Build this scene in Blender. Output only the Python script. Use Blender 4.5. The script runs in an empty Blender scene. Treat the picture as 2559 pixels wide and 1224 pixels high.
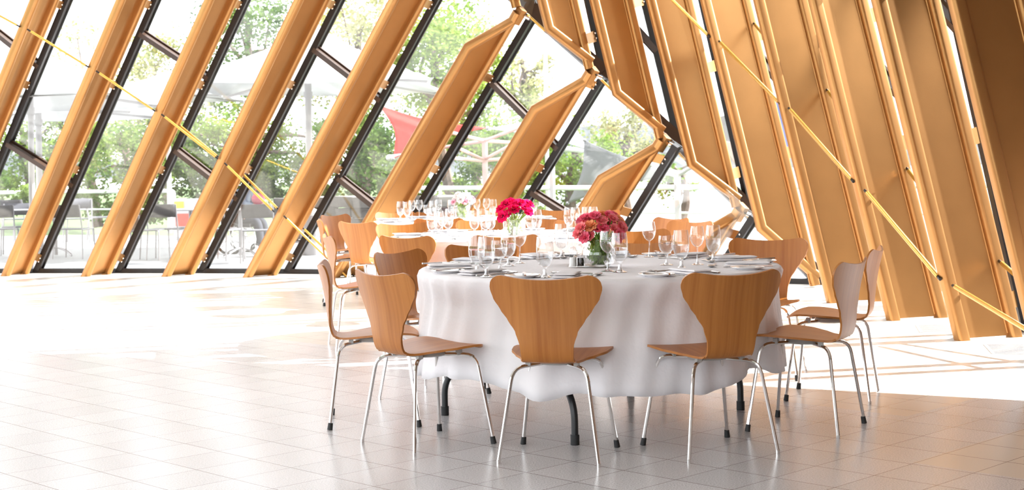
import bpy, bmesh, math, random
from mathutils import Vector, Matrix
V = Vector
PI = math.pi
C = bpy.context.scene.collection
SC = bpy.context.scene
random.seed(7)

# ------------------------------------------------------------------ camera
W_, H_ = 2559, 1224
F_, YH, CX, TH, EYE = 3600.0, 420.0, 1279.5, 0.016, 1.25
cam_d = bpy.data.cameras.new('camera')
cam = bpy.data.objects.new('camera', cam_d)
C.objects.link(cam)
SC.camera = cam
cam_d.sensor_width = 36.0
cam_d.lens = F_ / W_ * 36.0
cam_d.shift_y = -(612 - YH) / W_
cam_d.clip_end = 4000
cam.location = (0, 0, EYE)
ROT = Matrix.Rotation(PI / 2, 4, 'X') @ Matrix.Rotation(-math.atan(TH), 4, 'Z')
cam.rotation_euler = ROT.to_euler()
cam_d.dof.use_dof = True
cam_d.dof.focus_distance = 6.6
cam_d.dof.aperture_fstop = 7.0
R3 = ROT.to_3x3()
R3I = R3.inverted()
EYEV = V((0, 0, EYE))


def ray(px, py):
    r = R3 @ V(((px - CX) / F_, -(py - YH) / F_, -1.0))
    return r / r.y


def at(px, py, y):            # the point of the place seen at a pixel, y metres ahead
    return EYEV + ray(px, py) * y


def floor_at(px, py, z=0.0):  # the point at height z seen at a pixel
    r = ray(px, py)
    return EYEV + r * ((z - EYE) / r.z)


def pix(p):
    c = R3I @ (V(p) - EYEV)
    return CX + F_ * c.x / -c.z, YH - F_ * c.y / -c.z


def on_line(a, b, py):        # point of the line a-b that shows at picture height py
    if pix(a)[1] < pix(b)[1]: a, b = b, a
    lo, hi = -0.6, 2.5
    for _ in range(50):
        m = (lo + hi) / 2
        if pix(a + (b - a) * m)[1] > py: lo = m
        else: hi = m
    return a + (b - a) * lo


def lean(px, py, base_y, k):  # point at a pixel on a plane leaning towards the room by k per metre of height
    d = base_y
    for _ in range(30):
        d = base_y - k * at(px, py, d).z
    return at(px, py, d)


# ------------------------------------------------------------------ materials
def new_mat(name):
    m = bpy.data.materials.new(name)
    m.use_nodes = True
    nt = m.node_tree
    nt.nodes.clear()
    out = nt.nodes.new('ShaderNodeOutputMaterial')
    return m, nt, out


def N(nt, typ, **kw):
    n = nt.nodes.new(typ)
    for k, v in kw.items():
        if k.startswith('i_'):
            n.inputs[k[2:].replace('_', ' ')].default_value = v
        else:
            setattr(n, k, v)
    return n


def rgba(c): return (c[0], c[1], c[2], 1)


def pbr(name, col, rough=0.5, metal=0.0, var=0.0, vscale=8.0, bump=0.0, bscale=60.0, spec=0.5, coat=0.0, stretch=None, col2=None):
    m, nt, out = new_mat(name)
    b = N(nt, 'ShaderNodeBsdfPrincipled')
    b.inputs['Base Color'].default_value = rgba(col)
    b.inputs['Roughness'].default_value = rough
    b.inputs['Metallic'].default_value = metal
    b.inputs['Specular IOR Level'].default_value = spec
    b.inputs['Coat Weight'].default_value = coat
    b.inputs['Coat Roughness'].default_value = 0.08
    nt.links.new(b.outputs[0], out.inputs[0])
    tc = N(nt, 'ShaderNodeTexCoord')
    src = tc.outputs['Object']
    if stretch:
        mp = N(nt, 'ShaderNodeMapping')
        mp.inputs['Scale'].default_value = stretch
        nt.links.new(src, mp.inputs[0])
        src = mp.outputs[0]
    if var or col2:
        no = N(nt, 'ShaderNodeTexNoise')
        no.inputs['Scale'].default_value = vscale
        no.inputs['Detail'].default_value = 5
        nt.links.new(src, no.inputs['Vector'])
        rp = N(nt, 'ShaderNodeValToRGB')
        a = col2 or tuple(x * (1 - var) for x in col)
        rp.color_ramp.elements[0].color = rgba(a)
        rp.color_ramp.elements[1].color = rgba(tuple(min(1, x * (1 + var)) for x in col))
        rp.color_ramp.elements[0].position = .32
        rp.color_ramp.elements[1].position = .68
        nt.links.new(no.outputs['Fac'], rp.inputs[0])
        nt.links.new(rp.outputs[0], b.inputs['Base Color'])
    if bump:
        n2 = N(nt, 'ShaderNodeTexNoise')
        n2.inputs['Scale'].default_value = bscale
        nt.links.new(src, n2.inputs['Vector'])
        bp = N(nt, 'ShaderNodeBump')
        bp.inputs['Strength'].default_value = bump
        bp.inputs['Distance'].default_value = 0.01
        nt.links.new(n2.outputs['Fac'], bp.inputs['Height'])
        nt.links.new(bp.outputs[0], b.inputs['Normal'])
    return m


def thin_glass(name, tint, base=0.05, amp=0.9, power=4.0, rough=0.0, refl=(1, 1, 1)):
    m, nt, out = new_mat(name)
    lw = N(nt, 'ShaderNodeLayerWeight')
    lw.inputs['Blend'].default_value = 0.5
    pw = N(nt, 'ShaderNodeMath', operation='POWER')
    pw.inputs[1].default_value = power
    ma = N(nt, 'ShaderNodeMath', operation='MULTIPLY_ADD')
    ma.inputs[1].default_value = amp
    ma.inputs[2].default_value = base
    nt.links.new(lw.outputs['Facing'], pw.inputs[0])
    nt.links.new(pw.outputs[0], ma.inputs[0])
    tr = N(nt, 'ShaderNodeBsdfTransparent')
    tr.inputs[0].default_value = rgba(tint)
    gl = N(nt, 'ShaderNodeBsdfGlossy')
    gl.inputs['Color'].default_value = rgba(refl)
    gl.inputs['Roughness'].default_value = rough
    mx = N(nt, 'ShaderNodeMixShader')
    nt.links.new(ma.outputs[0], mx.inputs[0])
    nt.links.new(tr.outputs[0], mx.inputs[1])
    nt.links.new(gl.outputs[0], mx.inputs[2])
    nt.links.new(mx.outputs[0], out.inputs[0])
    return m


def leafy(name, c1, c2, trans=0.45, scale=1.2):
    m, nt, out = new_mat(name)
    tc = N(nt, 'ShaderNodeTexCoord')
    no = N(nt, 'ShaderNodeTexNoise')
    no.inputs['Scale'].default_value = scale
    no.inputs['Detail'].default_value = 6
    no.inputs['Roughness'].default_value = .7
    nt.links.new(tc.outputs['Object'], no.inputs['Vector'])
    rp = N(nt, 'ShaderNodeValToRGB')
    rp.color_ramp.elements[0].color = rgba(c1)
    rp.color_ramp.elements[1].color = rgba(c2)
    rp.color_ramp.elements[0].position = .38
    rp.color_ramp.elements[1].position = .62
    nt.links.new(no.outputs['Fac'], rp.inputs[0])
    d = N(nt, 'ShaderNodeBsdfDiffuse')
    t = N(nt, 'ShaderNodeBsdfTranslucent')
    mx = N(nt, 'ShaderNodeMixShader')
    mx.inputs[0].default_value = trans
    nt.links.new(rp.outputs[0], d.inputs[0])
    nt.links.new(rp.outputs[0], t.inputs[0])
    nt.links.new(d.outputs[0], mx.inputs[1])
    nt.links.new(t.outputs[0], mx.inputs[2])
    nt.links.new(mx.outputs[0], out.inputs[0])
    return m


def wood_mat():
    m, nt, out = new_mat('beech_veneer')
    uv = N(nt, 'ShaderNodeUVMap')
    oi = N(nt, 'ShaderNodeObjectInfo')
    ad = N(nt, 'ShaderNodeVectorMath', operation='ADD')
    nt.links.new(uv.outputs[0], ad.inputs[0])
    cmb = N(nt, 'ShaderNodeCombineXYZ')
    mu = N(nt, 'ShaderNodeMath', operation='MULTIPLY')
    mu.inputs[1].default_value = 9.0
    nt.links.new(oi.outputs['Random'], mu.inputs[0])
    nt.links.new(mu.outputs[0], cmb.inputs[2])
    nt.links.new(cmb.outputs[0], ad.inputs[1])
    mp = N(nt, 'ShaderNodeMapping')
    mp.inputs['Scale'].default_value = (46, 1.6, 1)
    nt.links.new(ad.outputs[0], mp.inputs[0])
    n1 = N(nt, 'ShaderNodeTexNoise')
    n1.inputs['Scale'].default_value = 1.0
    n1.inputs['Detail'].default_value = 6
    n1.inputs['Roughness'].default_value = .62
    nt.links.new(mp.outputs[0], n1.inputs['Vector'])
    mp2 = N(nt, 'ShaderNodeMapping')
    mp2.inputs['Scale'].default_value = (7, .7, 1)
    nt.links.new(ad.outputs[0], mp2.inputs[0])
    n2 = N(nt, 'ShaderNodeTexNoise')
    n2.inputs['Scale'].default_value = 1.0
    nt.links.new(mp2.outputs[0], n2.inputs['Vector'])
    mix = N(nt, 'ShaderNodeMath', operation='MULTIPLY_ADD')
    mix.inputs[1].default_value = .55
    nt.links.new(n1.outputs['Fac'], mix.inputs[0])
    m2 = N(nt, 'ShaderNodeMath', operation='MULTIPLY')
    m2.inputs[1].default_value = .45
    nt.links.new(n2.outputs['Fac'], m2.inputs[0])
    nt.links.new(m2.outputs[0], mix.inputs[2])
    rp = N(nt, 'ShaderNodeValToRGB')
    rp.color_ramp.elements[0].color = (.33, .104, .016, 1)
    rp.color_ramp.elements[1].color = (.52, .205, .046, 1)
    rp.color_ramp.elements[0].position = .33
    rp.color_ramp.elements[1].position = .66
    nt.links.new(mix.outputs[0], rp.inputs[0])
    b = N(nt, 'ShaderNodeBsdfPrincipled')
    b.inputs['Roughness'].default_value = .42
    b.inputs['Specular IOR Level'].default_value = .45
    nt.links.new(rp.outputs[0], b.inputs['Base Color'])
    nt.links.new(b.outputs[0], out.inputs[0])
    return m


def floor_mat():
    m, nt, out = new_mat('terrazzo_tiles')
    g = N(nt, 'ShaderNodeNewGeometry')
    sep = N(nt, 'ShaderNodeSeparateXYZ')
    nt.links.new(g.outputs['Position'], sep.inputs[0])

    def mth(op, a, b=None, c=None):
        n = N(nt, 'ShaderNodeMath', operation=op)
        for i, x in enumerate((a, b, c)):
            if x is None: continue
            if isinstance(x, (int, float)): n.inputs[i].default_value = x
            else: nt.links.new(x, n.inputs[i])
        return n.outputs[0]
    X, Y = sep.outputs[0], sep.outputs[1]
    S = 1 / math.sqrt(2)
    u = mth('MULTIPLY', mth('SUBTRACT', X, Y), S)
    v = mth('MULTIPLY', mth('ADD', X, Y), S)
    pu, pv = TILE[0], TILE[2]
    fu = mth('FRACT', mth('DIVIDE', mth('ADD', u, 40 * pu - TILE[1]), pu))
    fv = mth('FRACT', mth('DIVIDE', mth('ADD', v, 40 * pv - TILE[3]), pv))

    def line(f, wd):
        d = mth('ABSOLUTE', mth('SUBTRACT', f, .5))
        return mth('GREATER_THAN', d, .5 - wd)
    lu, lv = line(fu, .0060), line(fv, .0080)
    ln = mth('MAXIMUM', lu, lv)
    iu = mth('FLOOR', mth('DIVIDE', mth('ADD', u, 40 * pu - TILE[1]), pu))
    iv = mth('FLOOR', mth('DIVIDE', mth('ADD', v, 40 * pv - TILE[3]), pv))
    cc = N(nt, 'ShaderNodeCombineXYZ')
    nt.links.new(iu, cc.inputs[0]); nt.links.new(iv, cc.inputs[1])
    wn = N(nt, 'ShaderNodeTexWhiteNoise', noise_dimensions='2D')
    nt.links.new(cc.outputs[0], wn.inputs['Vector'])
    sp = N(nt, 'ShaderNodeTexNoise')
    sp.inputs['Scale'].default_value = 160
    sp.inputs['Detail'].default_value = 3
    nt.links.new(g.outputs['Position'], sp.inputs['Vector'])
    rp = N(nt, 'ShaderNodeValToRGB')
    rp.color_ramp.elements[0].color = (.53, .515, .53, 1)
    rp.color_ramp.elements[1].color = (.80, .785, .80, 1)
    rp.color_ramp.elements[0].position = .36
    rp.color_ramp.elements[1].position = .64
    nt.links.new(sp.outputs['Fac'], rp.inputs[0])
    tone = mth('MULTIPLY_ADD', wn.outputs['Value'], .10, .95)
    mulc = N(nt, 'ShaderNodeVectorMath', operation='SCALE')
    nt.links.new(rp.outputs[0], mulc.inputs[0]); nt.links.new(tone, mulc.inputs['Scale'])
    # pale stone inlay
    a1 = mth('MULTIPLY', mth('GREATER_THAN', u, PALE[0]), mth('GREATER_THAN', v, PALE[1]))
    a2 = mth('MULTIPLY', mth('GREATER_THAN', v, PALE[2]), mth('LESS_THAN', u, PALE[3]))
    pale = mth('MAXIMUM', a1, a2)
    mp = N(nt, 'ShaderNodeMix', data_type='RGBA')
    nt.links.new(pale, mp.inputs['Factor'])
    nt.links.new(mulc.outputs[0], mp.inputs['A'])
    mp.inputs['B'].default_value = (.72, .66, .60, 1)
    mj = N(nt, 'ShaderNodeMix', data_type='RGBA')
    nt.links.new(ln, mj.inputs['Factor'])
    nt.links.new(mp.outputs['Result'], mj.inputs['A'])
    mj.inputs['B'].default_value = (.20, .14, .13, 1)
    b = N(nt, 'ShaderNodeBsdfPrincipled')
    nt.links.new(mj.outputs['Result'], b.inputs['Base Color'])
    b.inputs['Roughness'].default_value = .24
    b.inputs['Specular IOR Level'].default_value = .55
    nt.links.new(b.outputs[0], out.inputs[0])
    return m


TILE = (.274, -5.80, .290, 3.05)
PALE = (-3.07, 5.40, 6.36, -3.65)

M = {}
M['gold'] = pbr('gold_paint', (.43, .212, .072), .36, .74, var=.05, vscale=3, bump=.03, bscale=150, coat=.0)
M['bronze'] = pbr('bronze_steel', (.010, .006, .005), .38, 0, spec=.35)
M['bronze_light'] = pbr('bronze_brown', (.055, .027, .016), .35)
M['rod'] = pbr('gold_rod', (.66, .38, .08), .25, .55)
M['bolt'] = pbr('bright_bolt', (.85, .83, .8), .15, 1.0)
M['glass_win'] = thin_glass('window_glass', (.955, .97, .965), .05, .85, 5.0, 0.0)
M['wood'] = wood_mat()
M['chrome'] = pbr('chrome', (.82, .80, .79), .12, 1.0)
M['grey_plastic'] = pbr('grey_plastic', (.42, .40, .38), .5)
M['rubber'] = pbr('black_rubber', (.012, .012, .013), .6)
M['black'] = pbr('black_powder_coat', (.012, .012, .014), .4)
M['cloth'] = pbr('white_linen', (.86, .83, .85), .85, bump=.25, bscale=26, spec=.2)
M['napkin'] = pbr('napkin_linen', (.84, .81, .83), .9, spec=.2)
M['china'] = pbr('white_china', (.85, .84, .85), .12, coat=.5)
M['steel'] = pbr('cutlery_steel', (.62, .60, .59), .18, 1.0)
M['table_board'] = pbr('table_board', (.45, .34, .22), .6)
M['drink_glass'] = thin_glass('drinking_glass', (.988, .99, .992), .05, .75, 2.4)
M['drink_solid'] = thin_glass('solid_glass', (.97, .975, .98), .14, .7, 1.6)
M['water'] = thin_glass('water', (.965, .975, .985), .06, .6, 2.0)
M['stem'] = leafy('green_stems', (.10, .22, .03), (.30, .45, .08), .3, 20)
M['stem_pale'] = leafy('pale_stems', (.30, .42, .10), (.52, .62, .22), .35, 20)
M['pepper'] = pbr('peppercorns', (.035, .018, .012), .7, bump=1, bscale=300)
M['salt'] = pbr('salt', (.80, .78, .76), .8)
M['wall'] = pbr('painted_wall', (.80, .74, .71), .8)
M['wall_dark'] = pbr('bronze_cladding', (.13, .065, .035), .6)
M['ceiling'] = pbr('painted_ceiling', (.80, .75, .72), .8)
M['terrace'] = pbr('terrace_paving', (.20, .20, .21), .55, var=.04, vscale=1.5)
M['floor'] = floor_mat()
M['grille'] = pbr('grille_steel', (.50, .48, .47), .5)
M['slot'] = pbr('painted_slot_shade', (.085, .075, .072), .5)  # dark tone painted for the shade inside the vent slots
M['white_paint'] = pbr('white_paint', (.58, .57, .57), .4)
M['rail_paint'] = pbr('rail_paint', (.8, .8, .8), .4)
M['white_pole'] = pbr('white_pole', (.46, .43, .43), .4)
M['canvas'] = leafy('white_canvas', (.60, .60, .59), (.66, .66, .66), .35, .5)
M['grey_canvas'] = leafy('grey_canvas', (.26, .26, .27), (.32, .32, .33), .35, .5)
M['red_canvas'] = leafy('red_canvas', (.60, .065, .055), (.66, .09, .08), .40, .5)
M['blue_canvas'] = leafy('blue_canvas', (.20, .25, .50), (.28, .33, .60), .3, .5)
M['pink_canvas'] = leafy('pink_canvas', (.60, .46, .44), (.64, .52, .50), .3, .5)
M['red_steel'] = pbr('pale_red_steel', (.62, .36, .34), .4)
M['mesh_dark'] = pbr('dark_sling', (.016, .013, .018), .6)
M['mesh_grey'] = pbr('grey_sling', (.075, .075, .09), .6)
M['alu'] = pbr('aluminium', (.26, .25, .26), .35, .7)
M['stone'] = pbr('pale_stone', (.20, .185, .17), .9, bump=.5, bscale=8, col2=(.09, .08, .075), vscale=2.2)
M['bark'] = pbr('bark', (.13, .09, .07), .9, bump=1, bscale=14, var=.3)
M['lawn'] = pbr('lawn', (.055, .095, .02), .95, var=.3, vscale=.6)
M['lake'] = pbr('lake_water', (.05, .06, .07), .3, bump=.3, bscale=1.2)
M['hill'] = pbr('hazed_hill', (.050, .058, .060), .95, col2=(.022, .028, .033), vscale=.02)  # blue-grey haze of distance is mixed into the hill colour
LEAF = [leafy('leaves_yellow_green', (0.118, 0.205, 0.025), (0.285, 0.360, 0.087), .5, .8),
        leafy('leaves_mid_green', (0.068, 0.136, 0.022), (0.223, 0.298, 0.062), .45, .8),
        leafy('leaves_deep_green', (0.028, 0.074, 0.015), (0.149, 0.223, 0.053), .4, .8),
        leafy('leaves_spring', (0.223, 0.273, 0.074), (0.434, 0.384, 0.211), .5, .9)]
M['skin'] = pbr('skin', (.24, .12, .085), .6)
M['shirt_blue'] = pbr('pale_blue_shirt', (.10, .14, .20), .85)
M['trousers'] = pbr('navy_trousers', (.012, .015, .03), .85)
M['hair_grey'] = pbr('grey_hair', (.06, .045, .04), .8)
M['shirt_pink'] = pbr('crimson_top', (.30, .012, .05), .85)
M['hair_dark'] = pbr('dark_hair', (.05, .03, .02), .7)


# ------------------------------------------------------------------ mesh helpers
class MB:
    def __init__(s):
        s.v = []; s.f = []; s.uv = None; s.smooth = True; s.sharp = None

    def add(s, vs, fs):
        o = len(s.v)
        s.v += [V(p) for p in vs]
        s.f += [tuple(i + o for i in f) for f in fs]
        return s

    def box(s, c, size, ax=None):
        ax = ax or (V((1, 0, 0)), V((0, 1, 0)), V((0, 0, 1)))
        c = V(c); h = [x / 2 for x in size]
        vs = [c + ax[0] * (i * h[0]) + ax[1] * (j * h[1]) + ax[2] * (k * h[2]) for i in (-1, 1) for j in (-1, 1) for k in (-1, 1)]
        return s.add(vs, [(0, 1, 3, 2), (4, 6, 7, 5), (0, 4, 5, 1), (2, 3, 7, 6), (0, 2, 6, 4), (1, 5, 7, 3)])

    def beam(s, a, b, wx, wn, nrm):     # rectangular bar from a to b; wn measured along nrm
        a, b, nrm = V(a), V(b), V(nrm)
        u = (b - a).normalized(); m = nrm.cross(u).normalized(); n = u.cross(m)
        return s.box((a + b) / 2, ((b - a).length, wx, wn), (u, m, n))

    def tube(s, path, r, seg=8, caps=True):
        path = [V(p) for p in path]; n = len(path)
        rs = r if isinstance(r, (list, tuple)) else [r] * n
        tang = []
        for i in range(n):
            a = path[max(i - 1, 0)]; b = path[min(i + 1, n - 1)]
            t = b - a
            tang.append(t.normalized() if t.length > 1e-9 else V((0, 0, 1)))
        up = V((0, 0, 1)) if abs(tang[0].z) < .9 else V((1, 0, 0))
        x = up.cross(tang[0]).normalized(); vs = []
        for i in range(n):
            x = (x - tang[i] * x.dot(tang[i])).normalized(); y = tang[i].cross(x)
            for k in range(seg):
                a = 2 * PI * k / seg
                vs.append(path[i] + (x * math.cos(a) + y * math.sin(a)) * rs[i])
        fs = []
        for i in range(n - 1):
            for k in range(seg):
                k2 = (k + 1) % seg
                fs.append((i * seg + k, i * seg + k2, (i + 1) * seg + k2, (i + 1) * seg + k))
        if caps:
            fs.append(tuple(range(seg - 1, -1, -1)))
            fs.append(tuple((n - 1) * seg + k for k in range(seg)))
        return s.add(vs, fs)

    def lathe(s, prof, seg=24, c=(0, 0, 0), close=False):
        c = V(c); vs = []; n = len(prof)
        for r, z in prof:
            for k in range(seg):
                a = 2 * PI * k / seg
                vs.append(c + V((r * math.cos(a), r * math.sin(a), z)))
        fs = []
        for i in range(n - 1 if not close else n):
            j = (i + 1) % n
            for k in range(seg):
                k2 = (k + 1) % seg
                fs.append((i * seg + k, i * seg + k2, j * seg + k2, j * seg + k))
        if not close:
            if prof[0][0] > 1e-6: fs.append(tuple(range(seg - 1, -1, -1)))
            if prof[-1][0] > 1e-6: fs.append(tuple((n - 1) * seg + k for k in range(seg)))
        return s.add(vs, fs)

    def poly(s, pts, nrm, th):          # flat plate: polygon extruded both ways along nrm
        n = len(pts); nrm = V(nrm)
        vs = [V(p) + nrm * th / 2 for p in pts] + [V(p) - nrm * th / 2 for p in pts]
        fs = [tuple(range(n)), tuple(range(2 * n - 1, n - 1, -1))]
        for i in range(n):
            j = (i + 1) % n
            fs.append((i, i + n, j + n, j))
        return s.add(vs, fs)

    def sweep(s, path, nrm, prof, cut0=None, cut1=None):
        path = [V(p) for p in path]; nrm = V(nrm).normalized(); n = len(path); k = len(prof); vs = []
        for i in range(n):
            tin = (path[i] - path[i - 1]).normalized() if i else (path[1] - path[0]).normalized()
            tout = (path[i + 1] - path[i]).normalized() if i < n - 1 else tin
            m1, m2 = nrm.cross(tin), nrm.cross(tout)
            mm = (m1 + m2).normalized(); sc = 1 / max(.3, mm.dot(m1))
            ring = [path[i] + mm * (a * sc) + nrm * b for a, b in prof]
            t = tin if i else tout
            if i == 0 and cut0 is not None: ring = [p - t * ((p.z - cut0) / t.z) for p in ring]
            if i == n - 1 and cut1 is not None: ring = [p - t * ((p.z - cut1) / t.z) for p in ring]
            vs += ring
        fs = []
        for i in range(n - 1):
            for a in range(k):
                b = (a + 1) % k
                fs.append((i * k + a, i * k + b, (i + 1) * k + b, (i + 1) * k + a))
        fs.append(tuple(range(k - 1, -1, -1)))
        fs.append(tuple((n - 1) * k + a for a in range(k)))
        return s.add(vs, fs)

    def ball(s, c, r, seg=10, rings=6, sz=1.0):
        prof = [(r * math.sin(PI * i / rings), -r * sz * math.cos(PI * i / rings)) for i in range(rings + 1)]
        prof[0] = (1e-5, prof[0][1]); prof[-1] = (1e-5, prof[-1][1])
        return s.lathe(prof, seg, c)

    def build(s, name, mat, parent=None, origin=None, smooth=True, angle=40):
        me = bpy.data.meshes.new(name)
        o = V(origin) if origin is not None else V((0, 0, 0))
        me.from_pydata([tuple(p - o) for p in s.v], [], s.f)
        me.update()
        bm = bmesh.new(); bm.from_mesh(me)
        if len(bm.faces) < 20000 and s.uv is None:
            bmesh.ops.recalc_face_normals(bm, faces=bm.faces)
        bm.to_mesh(me); bm.free()
        if s.uv is not None:
            lay = me.uv_layers.new(name='UVMap')
            for l in me.loops:
                lay.data[l.index].uv = s.uv[l.vertex_index]
        me.materials.append(mat)
        if smooth:
            for p in me.polygons: p.use_smooth = True
            try: me.set_sharp_from_angle(angle=math.radians(angle))
            except Exception: pass
        ob = bpy.data.objects.new(name, me)
        C.objects.link(ob)
        if parent is not None: ob.parent = parent
        elif origin is not None: ob.location = o
        return ob


def tag(o, label=None, cat=None, group=None, kind=None):
    if label: o['label'] = label
    if cat: o['category'] = cat
    if group: o['group'] = group
    if kind: o['kind'] = kind
    return o


def thing(name, label, cat, loc=(0, 0, 0), rz=0.0, group=None, kind=None):
    o = bpy.data.objects.new(name, None)
    o.empty_display_size = .1
    C.objects.link(o)
    o.location = loc; o.rotation_euler = (0, 0, rz)
    return tag(o, label, cat, group, kind)


KIDS = {}


def kids(o):
    return [c for c in bpy.data.objects if c.parent == o]


class Proto:
    """one of a kind, built once; every further one is a copy of it and of its parts"""
    def __init__(s, root):
        s.root = root; s.used = False
        def walk(o): return (o, [walk(c) for c in kids(o)])
        s.tree = walk(root)[1]

    def put(s, loc, rz=0.0, label=None, cat=None, group=None, rot=None, scale=None, skip=()):
        if not s.used:
            r = s.root; s.used = True
            cnt = 0
        else:
            r = s.root.copy(); C.objects.link(r)
            def cp(tree, par):
                for o, sub in tree:
                    c = o.copy(); C.objects.link(c); c.parent = par
                    cp(sub, c)
            cp(s.tree, r)
        r.location = loc
        r.rotation_euler = rot if rot is not None else (0, 0, rz)
        if scale is not None: r.scale = (scale, scale, scale) if not isinstance(scale, (tuple, list)) else scale
        tag(r, label, cat, group)
        return r


def rrect(a, b, r, n=4):       # rounded rectangle profile, half sizes a x b
    out = []
    for cx, cy, a0 in ((a - r, b - r, 0), (-(a - r), b - r, PI / 2), (-(a - r), -(b - r), PI), (a - r, -(b - r), 1.5 * PI)):
        for i in range(n + 1):
            t = a0 + PI / 2 * i / n
            out.append((cx + r * math.cos(t), cy + r * math.sin(t)))
    return out

# ------------------------------------------------------------------ the two raking window walls
K = 0.5
ORD = ['first', 'second', 'third', 'fourth', 'fifth', 'sixth', 'seventh', 'eighth', 'ninth', 'tenth']


def extend(a, b, z):
    return a + (b - a) * ((z - a.z) / (b.z - a.z))


def inset(path, n, h, side):
    out = []
    for i in range(len(path)):
        tin = (path[i] - path[i - 1]).normalized() if i else (path[1] - path[0]).normalized()
        tout = (path[i + 1] - path[i]).normalized() if i < len(path) - 1 else tin
        m1, m2 = n.cross(tin), n.cross(tout)
        mm = (m1 + m2).normalized(); sc = 1 / max(.35, mm.dot(m1))
        out.append(path[i] + mm * (side * h * sc))
    return out


FIN = {}


def fin(key, name, label, cat, group, lpath, rpath, hw, hb, n=None, cuts=(None, None, None, None), wback=.018, seam=False):
    u = (lpath[1] - lpath[0]).normalized()
    a = lpath[0] if len(rpath) < 3 else lpath[0]
    wv = rpath[0] - lpath[0]
    nn = u.cross(wv).normalized()
    if nn.y > 0: nn = -nn
    org = V((lpath[0].x, lpath[0].y, max(0, min(lpath[0].z, lpath[-1].z, rpath[0].z, rpath[-1].z))))
    side = 1 if nn.cross(u).dot(wv) > 0 else -1
    lc = inset(lpath, nn, hw, side)
    if len(lc) == 3: lc[2] = lc[2] - (lc[2] - lc[1]).normalized() * hw * 1.2
    ur = (rpath[1] - rpath[0]).normalized()
    rc = [p - nn.cross(ur) * side * hw for p in rpath]
    root = thing(name, label, cat, org, group=group)
    prof = rrect(hw, hb, min(hw, hb) * (.86 if not seam else .62), 5)
    MB().sweep(lc, nn, prof, cuts[0], cuts[1]).build('edge_tube', M['gold'], root, org)
    MB().sweep(rc, nn, prof, cuts[2], cuts[3]).build('edge_tube', M['gold'], root, org)
    poly = lc + list(reversed(rc))
    if (poly[0] - poly[-1]).length < .02: poly = poly[:-1]
    if len(lc) == 3: poly = lc[:2] + [lc[2]] + list(reversed(rc))[1:] if (lc[2] - rc[-1]).length < .2 else poly
    lo = min(p.z for p in poly)
    poly = [p - nn * wback for p in poly]
    for i, p in enumerate(poly):
        if p.z < .02 and lo < .02: poly[i] = p - u * ((p.z - .012) / u.z)
    MB().poly(poly, nn, .014).build('web_plate', M['gold'], root, org, smooth=False)
    if seam:
        for c, s2 in ((lc, 1), (rc, -1)):
            q = [p + (nn.cross(u) * side * s2) * (hw + .004) - nn * (wback - .007) for p in c[:2]]
            q = [p if p.z > .03 else p + u * ((.03 - p.z) / u.z) for p in q]
            MB().tube(q, .007, 6).build('weld_seam', M['gold'], root, org)
    FIN[key] = dict(root=root, org=org, n=nn, L=(lpath[0], lpath[1]), R=(rpath[0], rpath[1]), side=nn.cross(u) * side, hw=hw, hb=hb, label=label)
    return root


# tall columns of the far window wall, each from its foot (left, right) and the top of the picture
tall = {'Z': ((-395, 690), (-140, 0), (-345, 684), (-78, 0)), 'A': ((-194, 690), (81, 0), (-143, 684), (142, 0)),
        'B': ((8, 690), (296, 0), (66, 684), (363, 0)), 'C': ((208, 691), (517, 0), (271, 684.5), (588, 0)),
        'D': ((409, 691), (740, 0), (480, 685), (820, 0)), 'E': ((612, 693), (976.5, 0), (687, 687), (1063, 0))}
LCOL = {'Z': 'outermost', 'A': 'first', 'B': 'second', 'C': 'third', 'D': 'fourth', 'E': 'fifth'}
TOPZ = {'Z': 5.9, 'A': 5.5, 'B': 5.1, 'C': 4.65, 'D': 4.1, 'E': 3.6}
for k_, (lb, lt, rb, rt) in tall.items():
    LB, RB = floor_at(*lb), floor_at(*rb)
    LT, RT = lean(lt[0], lt[1], LB.y, K), lean(rt[0], rt[1], RB.y, K)
    fin(k_, 'slanted_fin', 'pale gold slanted steel column of the far window wall, %s of the full-height ones' % LCOL[k_], 'column',
        'slanted gold columns of the far window wall', [LB, extend(LB, LT, TOPZ[k_])], [RB, extend(RB, RT, TOPZ[k_])], .040, .055, cuts=(0, None, 0, None))

cutoff = {'F': ((829, 693), (1163, 113), (1299, 33), (922, 688)), 'G': ((1074, 696), (1330, 269), (1480, 182), (1174, 691)),
          'H': ((1335, 700), (1497, 443), (1658, 350), (1438, 694)), 'I': ((1676, 703), (1759, 577), (1852, 524), (1743, 698))}
CUT = {'F': 'longest', 'G': 'second longest', 'H': 'second shortest', 'I': 'shortest'}
NODE = {}
for k_, (lb, lc, tp, rb) in cutoff.items():
    LB, RB = floor_at(*lb), floor_at(*rb)
    LC, TP = lean(lc[0], lc[1], LB.y, K), lean(tp[0], tp[1], RB.y, K)
    fin(k_, 'slanted_fin', 'pale gold slanted column with obliquely cut top, %s of its row' % CUT[k_], 'column',
        'slanted columns with cut tops', [LB, LC, TP], [RB, TP], .040, .055, cuts=(0, None, 0, None))
    NODE[k_] = TP

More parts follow.
